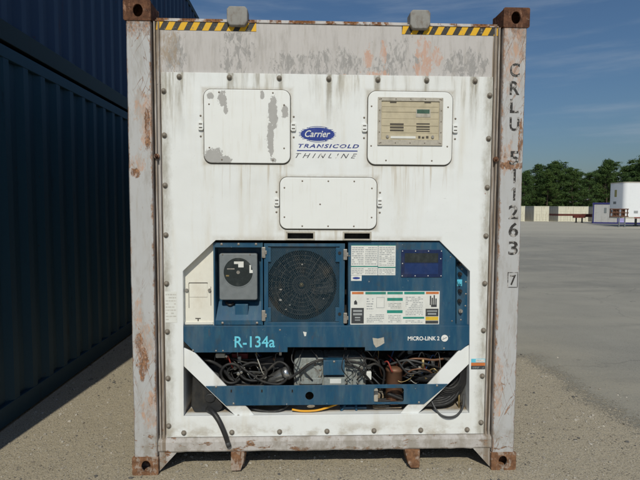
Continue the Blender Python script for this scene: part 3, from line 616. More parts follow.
# small stickers on the panel
def sticker(rect, y, rows, parent, name='sticker', cols=1, mat='label_white', ink='print_grey'):
    x0, x1, z0, z1 = rect; m = MB(); m.box(x0, x1, y-.0008, y, z0, z1); m.cur = 1; rg = random.Random(int(abs(x0)*1e4)); pitch = (z1-z0)/(rows+1)
    for r_ in range(rows):
        z = z1-pitch*(r_+1)
        for c_ in range(cols):
            a = x0+(x1-x0)*(c_+.06)/cols; e = x0+(x1-x0)*(c_+.94)/cols
            while a < e:
                l = rg.uniform(.004, .02); b = min(e, a+l)
                if rg.random() < .84: m.add([(a, y-.0012, z-pitch*.2), (b, y-.0012, z-pitch*.2), (b, y-.0012, z+pitch*.2), (a, y-.0012, z+pitch*.2)], [(0, 1, 2, 3)])
                a = b+.003
            
    return m.build(name, [mat, ink], parent)
sticker((-1.0096,-0.9361,0.9613,1.1561), LY, 9, PANEL, ink='print_faint')
x0, x1, z0, z1 = 0.9225,1.0138,0.6509,0.7193
m = MB(); zt = z1-(z1-z0)*.36; zb = z0+(z1-z0)*.34; m.box(x0, x1, LY-.0006, LY, zt, z1); m.cur = 1; m.box(x0, x1, LY-.0006, LY, zb, zt); m.cur = 2; m.box(x0, x1, LY-.0006, LY, z0, zb)
m.build('sticker', ['print_cyan', 'print_orange', 'print_black'], PANEL)
sticker((x0+.004, x1-.004, z0+.002, zb-.002), LY-.0007, 2, PANEL, mat='print_black'); sticker((x0+.03, x1-.004, zt+.003, z1-.003), LY-.0007, 2, PANEL)

# bottom rail, gussets, lugs
prof = [(0.060, 0.236), (0.048, 0.236), (0.046, 0.222), (0.022, 0.212), (0.018, 0.200), (0.018, 0.146), (0.024, 0.136), (0.10, 0.136), (0.10, 0.236)]
m = MB(); nx = 48; q = len(prof); rw = random.Random(2)
vs = []
for j in range(nx+1):
    x = -1.061+2.122*j/nx; d = rw.uniform(-.0025, .0025); vs += [(x, y+(d if y < .03 else 0), z+(d*.6 if z < .2 else 0)) for y, z in prof]
m.add(vs, [(j*q+i, (j+1)*q+i, (j+1)*q+(i+1) % q, j*q+(i+1) % q) for j in range(nx) for i in range(q)]+[tuple(range(q)), tuple(range(nx*q, nx*q+q))[::-1]])
m.build('bottom_rail', 'frame', RC)
for s in (-1, 1):
    MB().prism([(s*1.0565, 0.135), (s*0.945, 0.135), (s*1.0565, 0.012)], 0.026, 0.034).build('gusset', 'frame', RC)
MB().prism([(-0.607, 0.1355), (-0.520, 0.1355), (-0.524, 0.075), (-0.546, 0.014), (-0.603, 0.012), (-0.607, 0.03)], 0.014, 0.040).build('tie_lug', 'rust_low', RC, 0.004)
MB().prism([(0.500, 0.1355), (0.598, 0.1355), (0.598, 0.02), (0.592, 0.014), (0.542, 0.014), (0.522, 0.045)], 0.014, 0.040).build('tie_lug', 'rust_low', RC, 0.004)
MB().prism([(-0.536, 0.1355), (-0.512, 0.1355), (-0.530, 0.02)], 0.042, 0.16).build('lug_web', 'rust_low', RC)
MB().prism([(0.506, 0.1355), (0.53, 0.1355), (0.53, 0.02)], 0.042, 0.16).build('lug_web', 'rust_low', RC)

# stencilled number on the right post
def stencil(ch, py0, py1, a, b):
    pass
STN = (('C', (1.107,1.168,2.4838,2.5669)), ('R', (1.109,1.1701,2.3754,2.4589)), ('L', (1.1135,1.1685,2.2665,2.3505)), ('U', (1.1143,1.1744,2.1571,2.2416)),
       ('5', (1.1193,1.1784,1.9491,2.0344)), ('1', (1.1352,1.168,1.8381,1.9241)), ('1', (1.1373,1.1688,1.7304,1.8132)), ('2', (1.1242,1.1863,1.6148,1.7016)), ('6', (1.1275,1.1886,1.5023,1.5927)), ('3', (1.1297,1.1896,1.3893,1.4771)),
       ('7', (1.1462,1.184,1.1985,1.2644)))
for ch, rc in STN:
    if ch == '1':
        xm = (rc[0]+rc[1])/2+.004; MB().prism([(xm-.007, rc[2]), (xm+.007, rc[2]), (xm+.007, rc[3]), (xm-.004, rc[3]), (xm-.020, rc[3]-.016), (xm-.020, rc[3]-.026), (xm-.007, rc[3]-.018)], .0040, .0046).build('stencil_letter', 'stencil_black', POST)
    else: text('stencil_letter', ch, rc, 0.0042, 'stencil_black', POST, 0, 0.018)
a, b, c, d = 1.1304,1.196,1.1833,1.2808; t_ = .004
MB().prism([(a, c), (b, c), (b, d), (a, d)], .0040, .0046, [[(a+t_, c+t_), (b-t_, c+t_), (b-t_, d-t_), (a+t_, d-t_)]]).build('stencil_box', 'stencil_black', POST)

# ------------------------------------------------------------------ the cooling unit
# cream side plate
CP = MB().prism([(-0.9304,0.9217), (-0.7157,0.9209), (-0.7112,1.4547), (-0.7618,1.4922), (-0.9375,1.3347)], 0.082, 0.090).build('cream_side_plate', 'cream_paint', RC)
x0, x1, z0, z1 = -0.8691,-0.7563,1.1133,1.1992
MB().box(x0, x1, .0790, .0815, z0, z1).build('flap', 'cream_paint', CP, .0008); MB().box(x0-.003, x1+.002, .0806, .0818, z1-.002, z1+.006).build('flap_hinge', 'gasket', CP)
flat('flap_seam', (x0-.005, x0-.002, z0-.07, z1), .0818, 'gasket', CP, .001); flat('flap_seam', (x1+.020, x1+.023, z0-.055, z1-.02), .0818, 'gasket', CP, .001)
for c in ((-0.8851,1.158), (-0.7421,1.1578)): MB().cyl(c, .010, .070, .0819, 10).build('flap_catch', 'steel', CP)
MB().prism([(-0.8335,0.9795), (-0.8002,0.9793), (-0.8003,0.9742), (-0.8128,0.9743), (-0.813,0.9602), (-0.8193,0.9602), (-0.8191,0.9743), (-0.8335,0.9743)], .0795, .0818).build('keyhole', 'gasket', CP)
MB().box(-0.915, -0.722, .074, .082, 0.9393, 0.9547).build('ledge', 'cream_paint', CP)

# chart recorder bay
x0, x1, z0, z1 = -0.7135,-0.4058,0.9378,1.4594
BAY = MB().box(x0, x0+.010, .056, .175, z0, z1).box(x1-.010, x1, .056, .175, z0, z1).box(x0+.010, x1-.010, .165, .175, z0, z1).box(x0+.010, x1-.010, .058, .165, z1-.030, z1).build('recorder_bay', 'blue', RC, .001)
zl = z0
MB().add([(x0+.0105, .060, zl+.002), (x1-.0105, .060, zl+.002), (x1-.0105, .060, zl+.030), (x0+.0105, .060, zl+.030), (x0+.0105, .150, zl+.135), (x1-.0105, .150, zl+.135), (x1-.0105, .164, zl+.135), (x0+.0105, .164, zl+.135), (x0+.0105, .164, zl+.002), (x1-.0105, .164, zl+.002)],
         [(0, 1, 2, 3), (3, 2, 5, 4), (4, 5, 6, 7), (8, 9, 1, 0), (0, 3, 4, 7, 8), (1, 9, 6, 5, 2)]).build('sloped_shelf', 'blue', BAY)
rivets([(-0.6619,1.449), (-0.5566,1.4493), (-0.448,1.4495), (-0.6595,0.952), (-0.4433,0.9512)], .0575, BAY, .009, 'steel')
x0, x1, z0, z1 = -0.6801,-0.4416,1.0951,1.3896
REC = MB().prism(rr(x0, x1, z0, z1, .013, 5), .072, .150, ).build('chart_recorder', 'grey_case', RC, .006, 3)
c = (-0.561,1.2714); rd = .093
MB().prism(circ(*c, rd+.004, None, 40), .0700, .0722, [circ(*c, rd-.002, None, 40)]).build('dial_rim', 'grey_case', REC)
MB().cyl(c, rd, .0712, .0724, 40).build('dial_face', 'dial_glass', REC)
flat('dial_paper', (-0.5868,-0.527,1.3238,1.3395), .0711, 'label_white', REC, .0004); flat('dial_paper', (-0.5607,-0.5271,1.3024,1.3238), .0711, 'label_white', REC, .0004); flat('dial_paper', (-0.4908,-0.481,1.267,1.3176), .0711, 'label_white', REC, .0004); flat('dial_paper', (-0.4809,-0.4684,1.267,1.286), .0711, 'label_white', REC, .0004)
MB().cyl(c, .011, .0685, .0714, 12).build('dial_hub', 'steel', REC)
flat('dial_pen', (-0.6307,-0.584,1.2891,1.2966), .0710, 'steel', REC, .0006); flat('dial_pen', (-0.6373,-0.6186,1.2448,1.2543), .0710, 'brass', REC, .0006)
rivets([(-0.6581,1.3829), (-0.4868,1.3831)], .0718, REC, .005)
box('recorder_bracket', (*(-0.5836,-0.5028,0.9901,1.0644)[:2], .086, .15, *(-0.5836,-0.5028,0.9901,1.0644)[2:]), 'blue', BAY, .002)
rivets([(-0.5987,1.0068), (-0.4915,1.0064)], .115, BAY, .008, 'steel')
MB().tube([(-0.6476,0.13,1.0684), (-0.6207,0.12,1.0541), (-0.5965,0.13,1.0651)], .010, 8, 4).build('cable_gland', 'black_rubber', BAY)

# condenser fan behind its guard
x0, x1, z0, z1 = -0.3983,0.1084,0.9332,1.4551
fc = (-0.1628,1.1897); FR = 0.222
FAN = MB().prism([(x0, z0), (x1, z0), (x1, z1), (x0, z1)], 0.070, 0.078, [circ(*fc, FR, None, 48)]).build('fan_housing', 'blue', RC)
bw = .026
m = MB(); m.prism([(x0, z0), (x1, z0), (x1, z1), (x0, z1)], 0.054, 0.062, [[(x0+bw, z0+bw*.9), (x1-bw*1.3, z0+bw*.9), (x1-bw*1.3, z1-bw*.75), (x0+bw, z1-bw*.75)]])
for a, b in ((x0+bw*.8, z0+bw), (x0+bw*.8, z1-bw-.09)): m.box(a, a+.022, .0545, .0615, b, b+.09)
for a, b in ((x1-bw*1.2-.026, z0+bw), (x1-bw*1.2-.026, z1-bw-.09)): m.box(a, a+.026, .0545, .0615, b, b+.09)
m.build('guard_frame', 'blue', FAN, .0012)
# diamond wire mesh
ga, gb, gc, gd = x0+.015, x1-.02, z0+.015, z1-.012
m = MB(); p = 0.0118; w = .0012
def clipseg(ax, az, bx, bz):
    t0, t1 = 0.0, 1.0; dx, dz = bx-ax, bz-az
    for pp, qq in ((-dx, ax-ga), (dx, gb-ax), (-dz, az-gc), (dz, gd-az)):
        if abs(pp) < 1e-9:
            if qq < 0: return None
        else:
            r_ = qq/pp
            if pp < 0: t0 = max(t0, r_)
            else: t1 = min(t1, r_)
    return (ax+dx*t0, az+dz*t0, ax+dx*t1, az+dz*t1) if t1-t0 > 1e-3 else None
for sgn in (-1, 1):
    for i in range(-115, 116):
        cx0 = (ga+gb)/2+i*p; sl = 0.62
        sg = clipseg(cx0-1*sl*sgn, (gc+gd)/2-1, cx0+1*sl*sgn, (gc+gd)/2+1)
        if not sg: continue
        a, b, c, d = sg; L = math.hypot(c-a, d-b); nx_, nz_ = -(d-b)/L*w, (c-a)/L*w; yo = .0632 if sgn > 0 else .0648
        m.add([(a-nx_, yo, b-nz_), (c-nx_, yo, d-nz_), (c+nx_, yo, d+nz_), (a+nx_, yo, b+nz_), ((a+nx_), yo+.0014, b+nz_), ((c+nx_), yo+.0014, d+nz_), ((c-nx_), yo+.0014, d-nz_), ((a-nx_), yo+.0014, b-nz_)], [(0, 1, 2, 3), (4, 5, 6, 7), (0, 7, 6, 1), (2, 5, 4, 3)])
m.build('wire_mesh', 'mesh_wire' if 'mesh_wire' in MAT else simple('mesh_wire', (0.020, 0.050, 0.072), 0.5, 0.0, dirt=(0.14, 0.12, 0.09), dirtamt=0.6), FAN)
# shroud, blades, motor, radial wires
m = MB(); n_ = 48; m.smooth = True
m.add([(fc[0]+FR*math.cos(2*math.pi*i/n_), y, fc[1]+FR*math.sin(2*math.pi*i/n_)) for y in (.0782, .20) for i in range(n_)], [(i, (i+1) % n_, n_+(i+1) % n_, n_+i) for i in range(n_)])
m.build('fan_shroud', 'dark_void', FAN)
simple('guard_wire', (0.20, 0.175, 0.14), 0.5, 0.2, dirt=(0.05, 0.045, 0.04), dirtamt=0.8, sc=25)
simple('fan_blade_paint', (0.035, 0.032, 0.028), 0.6, 0.1, dirt=(0.018, 0.017, 0.016), dirtamt=0.7, sc=20)
for k in range(9):
    a = 2*math.pi*k/9+.2; m = MB(); m.smooth = True; vs = []
    for j in range(5):
        r_ = .06+.148*j/4
        for t in (-.30+.04*j, -.1+.02*j, .12, .30+.02*j):
            aa = a+t+.10*j; vs.append((fc[0]+r_*math.cos(aa), .125+t*.07, fc[1]+r_*math.sin(aa)))
    m.add(vs, [(j*4+i, j*4+i+1, (j+1)*4+i+1, (j+1)*4+i) for j in range(4) for i in range(3)])
    m.build('fan_blade', 'fan_blade_paint', FAN)
MB().cyl(fc, .062, .095, .14, 28).cyl(fc, .022, .080, .095, 16).build('fan_hub', 'fan_blade_paint', FAN, .004)
m = MB()
for k in range(28):
    a = 2*math.pi*k/28; m.tube([(fc[0]+.03*math.cos(a), .0785, fc[1]+.03*math.sin(a)), (fc[0]+.215*math.cos(a+.1), .0785, fc[1]+.215*math.sin(a+.1))], .0016, 4, 1)
for r_ in (.03, .058, .086, .112, .138, .164, .190):
    m.tube([(fc[0]+r_*math.cos(2*math.pi*i/40), .0788, fc[1]+r_*math.sin(2*math.pi*i/40)) for i in range(41)], .0017, 4, 1)
tag(m.build('radial_guard', 'guard_wire', FAN), kind='stuff')
MB().dome(fc, .016, .078, .008).build('guard_boss', 'brass', FAN)
rl = random.Random(8)
m = MB()
for c, s_ in (((-0.2923,1.1638), .010), ((-0.2955,1.097), .013), ((-0.2369,1.065), .006), ((-0.2608,1.0364), .006), ((-0.1606,1.3221), .008), ((-0.0242,1.1042), .005)):
    m.prism([(c[0]+s_*rl.uniform(.6, 1.3)*math.cos(t*.9), c[1]+s_*.55*rl.uniform(.6, 1.2)*math.sin(t*.9)) for t in range(7)], .0622, .0629)
tag(m.build('caught_scraps', 'lug_grey', FAN), kind='stuff')
for py in (252.5, 316):
    pass
for c in ((-0.4004,1.3981), (-0.4013,1.0002), (0.1103,1.3864), (0.1137,0.9826)):
    h = MB().box(c[0]-.012, c[0]+.012, .044, .056, c[1]-.034, c[1]+.034).box(c[0]-.006, c[0]+.020, .046, .055, c[1]-.012, c[1]+.012).build('hinge', 'steel', RC, .003)
for c in ((0.075,1.3958), (0.078,1.0083)): MB().cyl(c, .010, .050, .0545, 12).build('guard_screw', 'black_rubber', FAN)

# control box
CTL = MB().prism([(0.133,0.9317), (0.8225,0.929), (0.8123,1.3749), (0.7126,1.468), (0.1284,1.4665)], .050, .16).build('control_box', 'blue', RC, .003)
CY = .0497
x0, x1, z0, z1 = 0.1474,0.4286,1.2558,1.4464
sticker((x0, x0+(x1-x0)*.60, z0+(z1-z0)*.31, z1-.004), CY, 9, CTL, cols=2); sticker((x0+(x1-x0)*.61, x1, z0+(z1-z0)*.28, z1-.004), CY, 11, CTL, cols=1)
sticker((x0, x0+(x1-x0)*.60, z0, z0+(z1-z0)*.27), CY, 4, CTL, cols=2); sticker((x0+(x1-x0)*.61, x1, z0, z0+(z1-z0)*.24), CY, 4, CTL)
flat('label_rule', (x0, x0+(x1-x0)*.60, z0+(z1-z0)*.275, z0+(z1-z0)*.305), CY, 'print_green', CTL, .0007); flat('label_rule', (x0+(x1-x0)*.61, x1, z0+(z1-z0)*.245, z0+(z1-z0)*.275), CY, 'print_green', CTL, .0007); flat('label_rule', (x0, x1, z1-.0035, z1), CY, 'print_green', CTL, .0007)
x0, x1, z0, z1 = 0.1479,0.2152,1.2202,1.2545; flat('sticker', (x0, x1, z0, z1), CY, 'label_white', CTL, .0007)
m = MB(); m.prism(circ((x0+x1)/2, (z0+z1)/2, .024, .007, 20), CY-.0012, CY-.0007); m.build('label_print', 'logo_blue', CTL)
# wide instruction label
x0, x1, z0, z1 = 0.1463,0.7139,0.941,1.1541; W = x1-x0; H = z1-z0
def sub(u0, u1, v0, v1): return (x0+W*u0, x0+W*u1, z1-H*v1, z1-H*v0)
m = MB(); m.box(x0, x1, CY-.0006, CY, z0, z1); m.build('instruction_label', 'label_white', CTL)
def pr(mat, *q): flat('label_print', sub(*q), CY-.0006, mat, CTL, .0004)
pr('print_orange', .015, .145, .02, .09); pr('print_black', .01, .15, .5, .97); pr('print_green', .165, .395, .02, .095); pr('print_green', .41, .585, .02, .095); pr('print_green', .60, .83, .02, .095); pr('print_orange', .845, .99, .02, .09)
pr('print_green', .41, .585, .20, .29); pr('print_green', .41, .585, .57, .66); pr('print_green', .59, .83, .775, .83); pr('print_black', .845, .99, .53, .76); pr('print_yellow', .845, .99, .77, .88); pr('print_black', .845, .99, .89, .98)
m = MB(); m.prism([(x0+W*.04, z1-H*.40), (x0+W*.075, z1-H*.40), (x0+W*.075, z1-H*.33), (x0+W*.058, z1-H*.26), (x0+W*.04, z1-H*.31)], CY-.001, CY-.0006)
for i, t in enumerate((.14, .2, .12, .22)): m.box(x0+W*(.89+i*.021), x0+W*(.905+i*.021), CY-.001, CY-.0006, z1-H*.42, z1-H*t)
m.box(x0+W*.905, x0+W*.97, CY-.001, CY-.0006, z1-H*.48, z1-H*.41)
tag(m.build('label_print', 'print_black', CTL), kind='stuff')
for q, rows, mt in (((.17, .39, .66, .97), 5, 0), ((.175, .26, .16, .6), 5, 0), ((.415, .58, .32, .55), 4, 0), ((.415, .58, .68, .97), 5, 0), ((.605, .825, .13, .76), 11, 0), ((.605, .825, .85, .98), 2, 0)): sticker(sub(*q), CY-.0004, rows, CTL)
a = sub(.29, .38, .18, .50); MB().prism([(a[0], a[2]), (a[1], a[2]), (a[1], a[3]), (a[0], a[3])], CY-.0016, CY-.0006, [[(a[0]+.002, a[2]+.002), (a[1]-.002, a[2]+.002), (a[1]-.002, a[3]-.002), (a[0]+.002, a[3]-.002)]]).build('label_print', 'print_grey', CTL)
for q in ((.03, .13, .56, .62), (.03, .13, .66, .72), (.05, .11, .77, .81), (.05, .11, .85, .88), (.86, .975, .58, .62), (.87, .965, .66, .71)): flat('label_print', sub(*q), CY-.0010, 'print_grey', CTL, .0003)
# display window
x0, x1, z0, z1 = 0.4636,0.7269,1.243,1.4181
DW = MB().prism([(x0, z0), (x1, z0), (x1, z1-.02), (x1-.012, z1), (x0, z1)], .0455, .0498).build('display_window', 'display_blue', CTL, .0015)
flat('display_screen', (x0+.022, x1-.028, (z0+z1)/2+.006, z1-.022), .0455, 'dial_glass', DW, .0008)
flat('display_panel', (x0+.022, x1-.028, z0+.02, (z0+z1)/2), .0455, simple('display_panel_blue', (0.012, 0.034, 0.125), .3), DW, .0008)
rivets([(x0+.008+(x1-x0-.016)*i/3, z) for i in range(4) for z in (z0+.009, z1-.009)]+[(x0+.009, (z0+z1)/2), (x1-.012, (z0+z1)/2+.03)], .0454, DW, .0035, 'label_white')
rivets([(0.1373,1.3772), (0.7785,1.3717), (0.7973,0.9614)], CY, CTL, .005)
# switch strip at the right
SW = MB().prism([(0.8385,0.9198), (0.9341,0.9194), (0.9251,1.2842), (0.8281,1.3745)], .088, .12).build('switch_strip', 'blue', RC)
for (px_, c2, mt) in ((0, (0.8468,1.3238), 'black_rubber'), (0, (0.8516,1.2594), 'black_rubber'), (0, (0.8496,1.2045), 'print_cyan'), (0, (0.8541,1.1495), 'black_rubber'), (0, (0.8524,1.0846), 'black_rubber'), (0, (0.8604,1.0195), 'steel')):
    MB().cyl(c2, .013, .072, .088, 12).cyl(c2, .007, .060, .072, 10).build('switch', mt, SW)
flat('switch_plate', (0.8361,0.8683,1.1809,1.223), .0878, 'print_cyan', SW, .002)
rivets([(0.8937,1.2068), (0.8956,1.1289), (0.8943,1.0508), (0.8657,1.2909), (0.8671,0.9595)], .0877, SW, .006, 'steel')

# nameplate beam with R-134a
NB = MB().prism([(-0.9011,0.9379), (0.9129,0.9309), (0.9183,0.8193), (0.8586,0.7714), (0.2411,0.7724), (0.2409,0.795), (-0.2508,0.7977), (-0.2508,0.7663), (-0.8305,0.7671), (-0.9017,0.8414)], .046, .060).build('nameplate_beam', 'blue', RC, .002)
MB().box(-0.9022, 0.9087, .0605, .12, 0.9204, 0.9337).build('beam_flange', 'blue', NB)
text('model_lettering', 'R-134a', (-0.5827,-0.3296,0.7975,0.8705), .0453, 'cyan_letter', NB, 0, 0.012)
text('model_lettering', 'MICRO-LINK 2', (0.5138,0.7175,0.8372,0.864), .0453, 'white_letter', NB, 0, 0.025)
MB().cyl((0.7507,0.8513), .022, .0448, .0456, 24).build('round_emblem', 'white_letter', NB)
c = (0.7507,0.8513); MB().prism([(c[0]-.016, c[1]-.006), (c[0]+.012, c[1]+.008), (c[0]+.016, c[1]+.004), (c[0]-.012, c[1]-.010)], .0440, .0447).build('emblem_bar', 'print_grey', NB)
m = MB(); m.prism([(0.2881,0.8561), (0.3232,0.8507), (0.3602,0.8596), (0.3645,0.8221), (0.3366,0.8042), (0.3112,0.7927), (0.2956,0.816)], .0451, .0457); m.build('paint_scrape', 'dirty_frame', NB)
m = MB(); m.prism([(-0.1532,0.8979), (-0.1305,0.894), (-0.1342,0.8696), (-0.1443,0.8684)], .0451, .0457); m.build('paint_scrape', 'label_white', NB)
rivets([(-0.8428,0.7812), (-0.6995,0.7779), (-0.6558,0.7776), (-0.298,0.9088), (0.7483,0.7851)], .0457, NB, .006, 'steel')

# white braces and blue lower bar
MB().prism([(-0.9057,0.799), (-0.9071,0.6839), (-0.5712,0.3446), (-0.4476,0.3433), (-0.8314,0.7634)], .050, .062).build('brace', 'white', RC, .002)
MB().prism([(0.9206,0.8084), (0.9235,0.6908), (0.5733,0.3419), (0.4597,0.3432), (0.8469,0.7697)], .050, .062).build('brace', 'white', RC, .002)
hole = rr(0.3013,0.4932,0.4375,0.5296, .015, 4)
BAR = MB().prism([(-0.7674,0.5518), (-0.6392,0.4253), (0.6255,0.423), (0.7786,0.5531)], .042, .049, [hole, circ(*(-0.1107,0.4838), .0265, None, 20)]).build('lower_bar', 'blue', RC, .0015)
for r_ in ((-0.6093,-0.6006,0.5111,0.5293), (-0.4167,-0.4079,0.5094,0.5276), (-0.2245,-0.2156,0.5076,0.5259)): flat('bar_slot', r_, .0417, 'dark_void', BAR, .0006)
rivets([(-0.7007,0.5481), (-0.5917,0.4385), (0.7069,0.5439), (0.5924,0.4347), (-0.5616,0.3608)], .0416, RC, .0075, 'steel')

# machinery in the lower bay
YC = 0.20
COMP = MB().prism(rr(*(-0.2111,-0.0002,0.4676,0.6968), .035, 6), .150, .34).build('compressor', 'compressor_paint', RC, .008, 3)
c = (-0.1029,0.606); MB().prism(circ(*c, .076, .070, 28), .128, .152).build('end_cover', 'compressor_paint', COMP, .006)
MB().prism(circ(*c, .058, .052, 28), .121, .129, [circ(*c, .046, .040, 28)]).build('cover_ring', 'compressor_paint', COMP, .002)
rivets([(c[0]+.066*math.cos(t), c[1]+.060*math.sin(t)) for t in [k*math.pi/4+.3 for k in range(8)]], .128, COMP, .009, 'boltmat')
MB().prism(rr(*(-0.178,-0.0282,0.5324,0.5735), .01, 4), .115, .15).build('valve_plate', 'compressor_paint', COMP, .004)
MB().prism(rr(*(-0.0138,0.2671,0.4576,0.6962), .015, 4), .170, .34).build('motor_housing', 'compressor_paint', COMP, .008, 3)
for px_ in ((0.1413,0.169,0.466,0.6008), (0.1768,0.2047,0.4657,0.6207), (0.2127,0.2445,0.4654,0.6003)): MB().prism([(px_[0], px_[2]), (px_[1], px_[2]), (px_[1], px_[3]), (px_[0], px_[3])], .145, .172).build('housing_fin', 'compressor_paint', COMP, .004)
x0, x1, z0, z1 = -0.0208,0.1172,0.598,0.6952; MB().box(x0, x1, .098, .165, z0, z1).build('terminal_box', 'blue', COMP, .003)
rivets([((x0+x1)/2, z1-.008)], .0975, COMP, .008, 'steel')
flat('rating_label', (0.0238,0.0959,0.5354,0.5666), .121, 'label_white', COMP, .001); MB().box(*(-0.0153,0.1228,0.477,0.5749)[:2], .122, .17, *(-0.0153,0.1228,0.477,0.5749)[2:]).build('label_block', 'compressor_paint', COMP, .003)
# receiver
def vcyl(name, c, r, z0, z1, mat, parent, bev=.006):
    m = MB(); n_ = 28; m.smooth = False
    prof = [(r*.35, z1), (r*.8, z1-.002), (r, z1-.016), (r, z1-.028), (r*.95, z1-.030), (r*.95, z0)]
    vs = [(c[0]+q*math.cos(2*math.pi*i/n_), c[1]+q*math.sin(2*math.pi*i/n_), z) for q, z in prof for i in range(n_)]
    m.smooth = True
    m.add(vs, [(j*n_+i, j*n_+(i+1) % n_, (j+1)*n_+(i+1) % n_, (j+1)*n_+i)[::-1] for j in range(len(prof)-1) for i in range(n_)]+[tuple(range(n_))])
    return m.build(name, mat, parent)
p_ = (0.4533,0.17,0.629); vcyl('liquid_receiver', (p_[0], .17), .058, .40, p_[2]+.004, 'rusty_copper', RC)
MB().tube([(-0.4258,0.22,0.486), (-0.3297,0.17,0.5573), (-0.2435,0.14,0.6104)], lambda t: .040 if t < .93 else .034, 14, 5).build('suction_muffler', 'bright_metal', RC)
MB().tube([(-0.2759,0.135,0.5957), (-0.2399,0.125,0.6167)], .041, 14, 1).build('muffler_cap', 'bright_metal', RC)
# hoses and cables
def hose(name, pts, r, mat='black_rubber', sub=7, seg=8): return MB().tube(pts, r, seg, sub).build(name, mat, RC)
def loop(cx, cz, rx, rz, y0, y1, a0, a1, n=10): return [(cx+rx*math.cos(R(a0+(a1-a0)*i/n)), y0+(y1-y0)*i/n, cz+rz*math.sin(R(a0+(a1-a0)*i/n))) for i in range(n+1)]
c = (-0.6158,0.6068); hose('hose', loop(*c, .066, .062, .13, .11, 20, 330), .0095); hose('hose', loop(c[0]+.02, c[1]-.005, .048, .05, .16, .14, -40, 300), .0085)
c = (-0.4737,0.6156); hose('hose', loop(c[0], c[1]+.004, .085, .058, .12, .10, 60, 400), .0085); 
hose('hose', [(-0.5579,0.11,0.6589), (-0.4796,0.095,0.6043), (-0.4029,0.095,0.5577), (-0.3004,0.1,0.5419), (-0.2489,0.1,0.5942), (-0.2557,0.11,0.6568), (-0.3146,0.13,0.6772), (-0.3795,0.13,0.6247), (-0.4462,0.15,0.5518)], .0080)
hose('hose', [(-0.8488,0.16,0.7045), (-0.753,0.13,0.6867), (-0.6843,0.14,0.6434), (-0.6152,0.15,0.5599), (-0.4984,0.15,0.5256)], .011)
hose('hose', [(-0.2489,0.1,0.5744), (-0.1844,0.09,0.6168), (-0.1203,0.09,0.6688), (-0.0621,0.1,0.6915), (-0.0025,0.13,0.6884)], .0088)
hose('hose', [(-0.6514,0.13,0.534), (-0.4953,0.12,0.5231), (-0.2887,0.13,0.5243)], .010)
hose('cable', [(0.1143,0.12,0.6841), (0.184,0.1,0.6833), (0.2558,0.1,0.6564), (0.3239,0.12,0.6628), (0.3788,0.13,0.6058), (0.3689,0.14,0.4815)], .0075)
hose('cable', [(0.1266,0.11,0.6673), (0.2039,0.1,0.6436), (0.2579,0.11,0.5868), (0.3088,0.14,0.5224)], .007)
hose('cable', [(0.1216,0.13,0.6942), (0.2187,0.12,0.7033), (0.312,0.13,0.6863), (0.3619,0.15,0.6328)], .0065)
rh = random.Random(21)
simple('grey_cable', (0.05, 0.052, 0.055), 0.5, dirtamt=0.4, dirt=(0.16, 0.15, 0.13))
for i in range(16):
    xa = rh.uniform(.40, .52); xb = rh.uniform(.62, .86); za = rh.uniform(.54, .70); zb = rh.uniform(.50, .72); y = rh.uniform(.10, .24); md = rh.uniform(-.05, .09)
    hose('cable', [(xa, y+.04, za), (xa*.7+xb*.3, y, (za+zb)/2+md), (xa*.35+xb*.65, y-.01, (za+zb)/2+md*.6), (xb, y+.05, zb)], rh.uniform(.004, .0085), 'black_rubber' if i % 3 else 'grey_cable', 5, 6)
for i in range(9):
    xa = rh.uniform(-.72, -.5); xb = rh.uniform(-.42, -.28); za = rh.uniform(.56, .72); zb = rh.uniform(.56, .70); y = rh.uniform(.14, .26)
    hose('cable', [(xa, y, za), (xa*.6+xb*.4, y-.03, (za+zb)/2+rh.uniform(-.05, .05)), (xb, y, zb)], rh.uniform(.004, .008), 'black_rubber' if i % 3 else 'grey_cable', 5, 6)
MB().tube([(0.469,0.19,0.6395), (0.5142,0.15,0.6586), (0.5558,0.13,0.6914), (0.6261,0.12,0.6954), (0.7055,0.12,0.6869), (0.7877,0.13,0.6953), (0.8604,0.15,0.7001)], .0075, 8, 6).build('copper_pipe', 'rusty_copper', RC)
MB().tube([(0.6327,0.12,0.694), (0.6338,0.12,0.634)], .010, 8, 1).build('pipe_valve', 'brass', RC)
MB().tube([(0.6483,0.12,0.567), (0.6853,0.11,0.5702)], .012, 8, 1).build('pipe_valve', 'brass', RC)
MB().tube([(0.5156,0.15,0.5711), (0.5637,0.13,0.6178), (0.6405,0.12,0.6272), (0.6967,0.13,0.5967)], .006, 8, 5).build('copper_pipe', 'rusty_copper', RC)
for q, mt, d in (((-0.7156,-0.655,0.7089,0.7381), 'dirty_frame', .03), ((-0.6268,-0.5204,0.661,0.706), 'red_plastic', .05), ((0.2615,0.2952,0.5561,0.61), 'label_white', .03), ((0.5596,0.6152,0.4982,0.581), 'dark_void', .08), ((-0.7925,-0.7082,0.5093,0.6314), 'grey_cable', .08), ((-0.4553,-0.2802,0.5947,0.6784), 'grey_cable', .1), ((0.6769,0.7831,0.4824,0.636), 'grey_cable', .1), ((0.3129,0.3402,0.4087,0.4894), 'dirty_frame', .04), ((0.4223,0.4765,0.3859,0.454), 'rusty_copper', .05)):
    yy = .12 if mt not in ('red_plastic', 'dark_void', 'grey_cable') else .22
    MB().box(q[0], q[1], yy, yy+d, q[2], q[3]).build('fitting', mt, RC, .004)
for c2, r_ in (((-0.5677,0.6097), .011), ((-0.5485,0.6194), .009), ((-0.6438,0.7249), .008), ((-0.3975,0.5853), .010), ((0.5548,0.491), .01)):
    MB().cyl(c2, r_, .098, .13, 10).build('hose_clip', 'bright_metal', RC, .002)
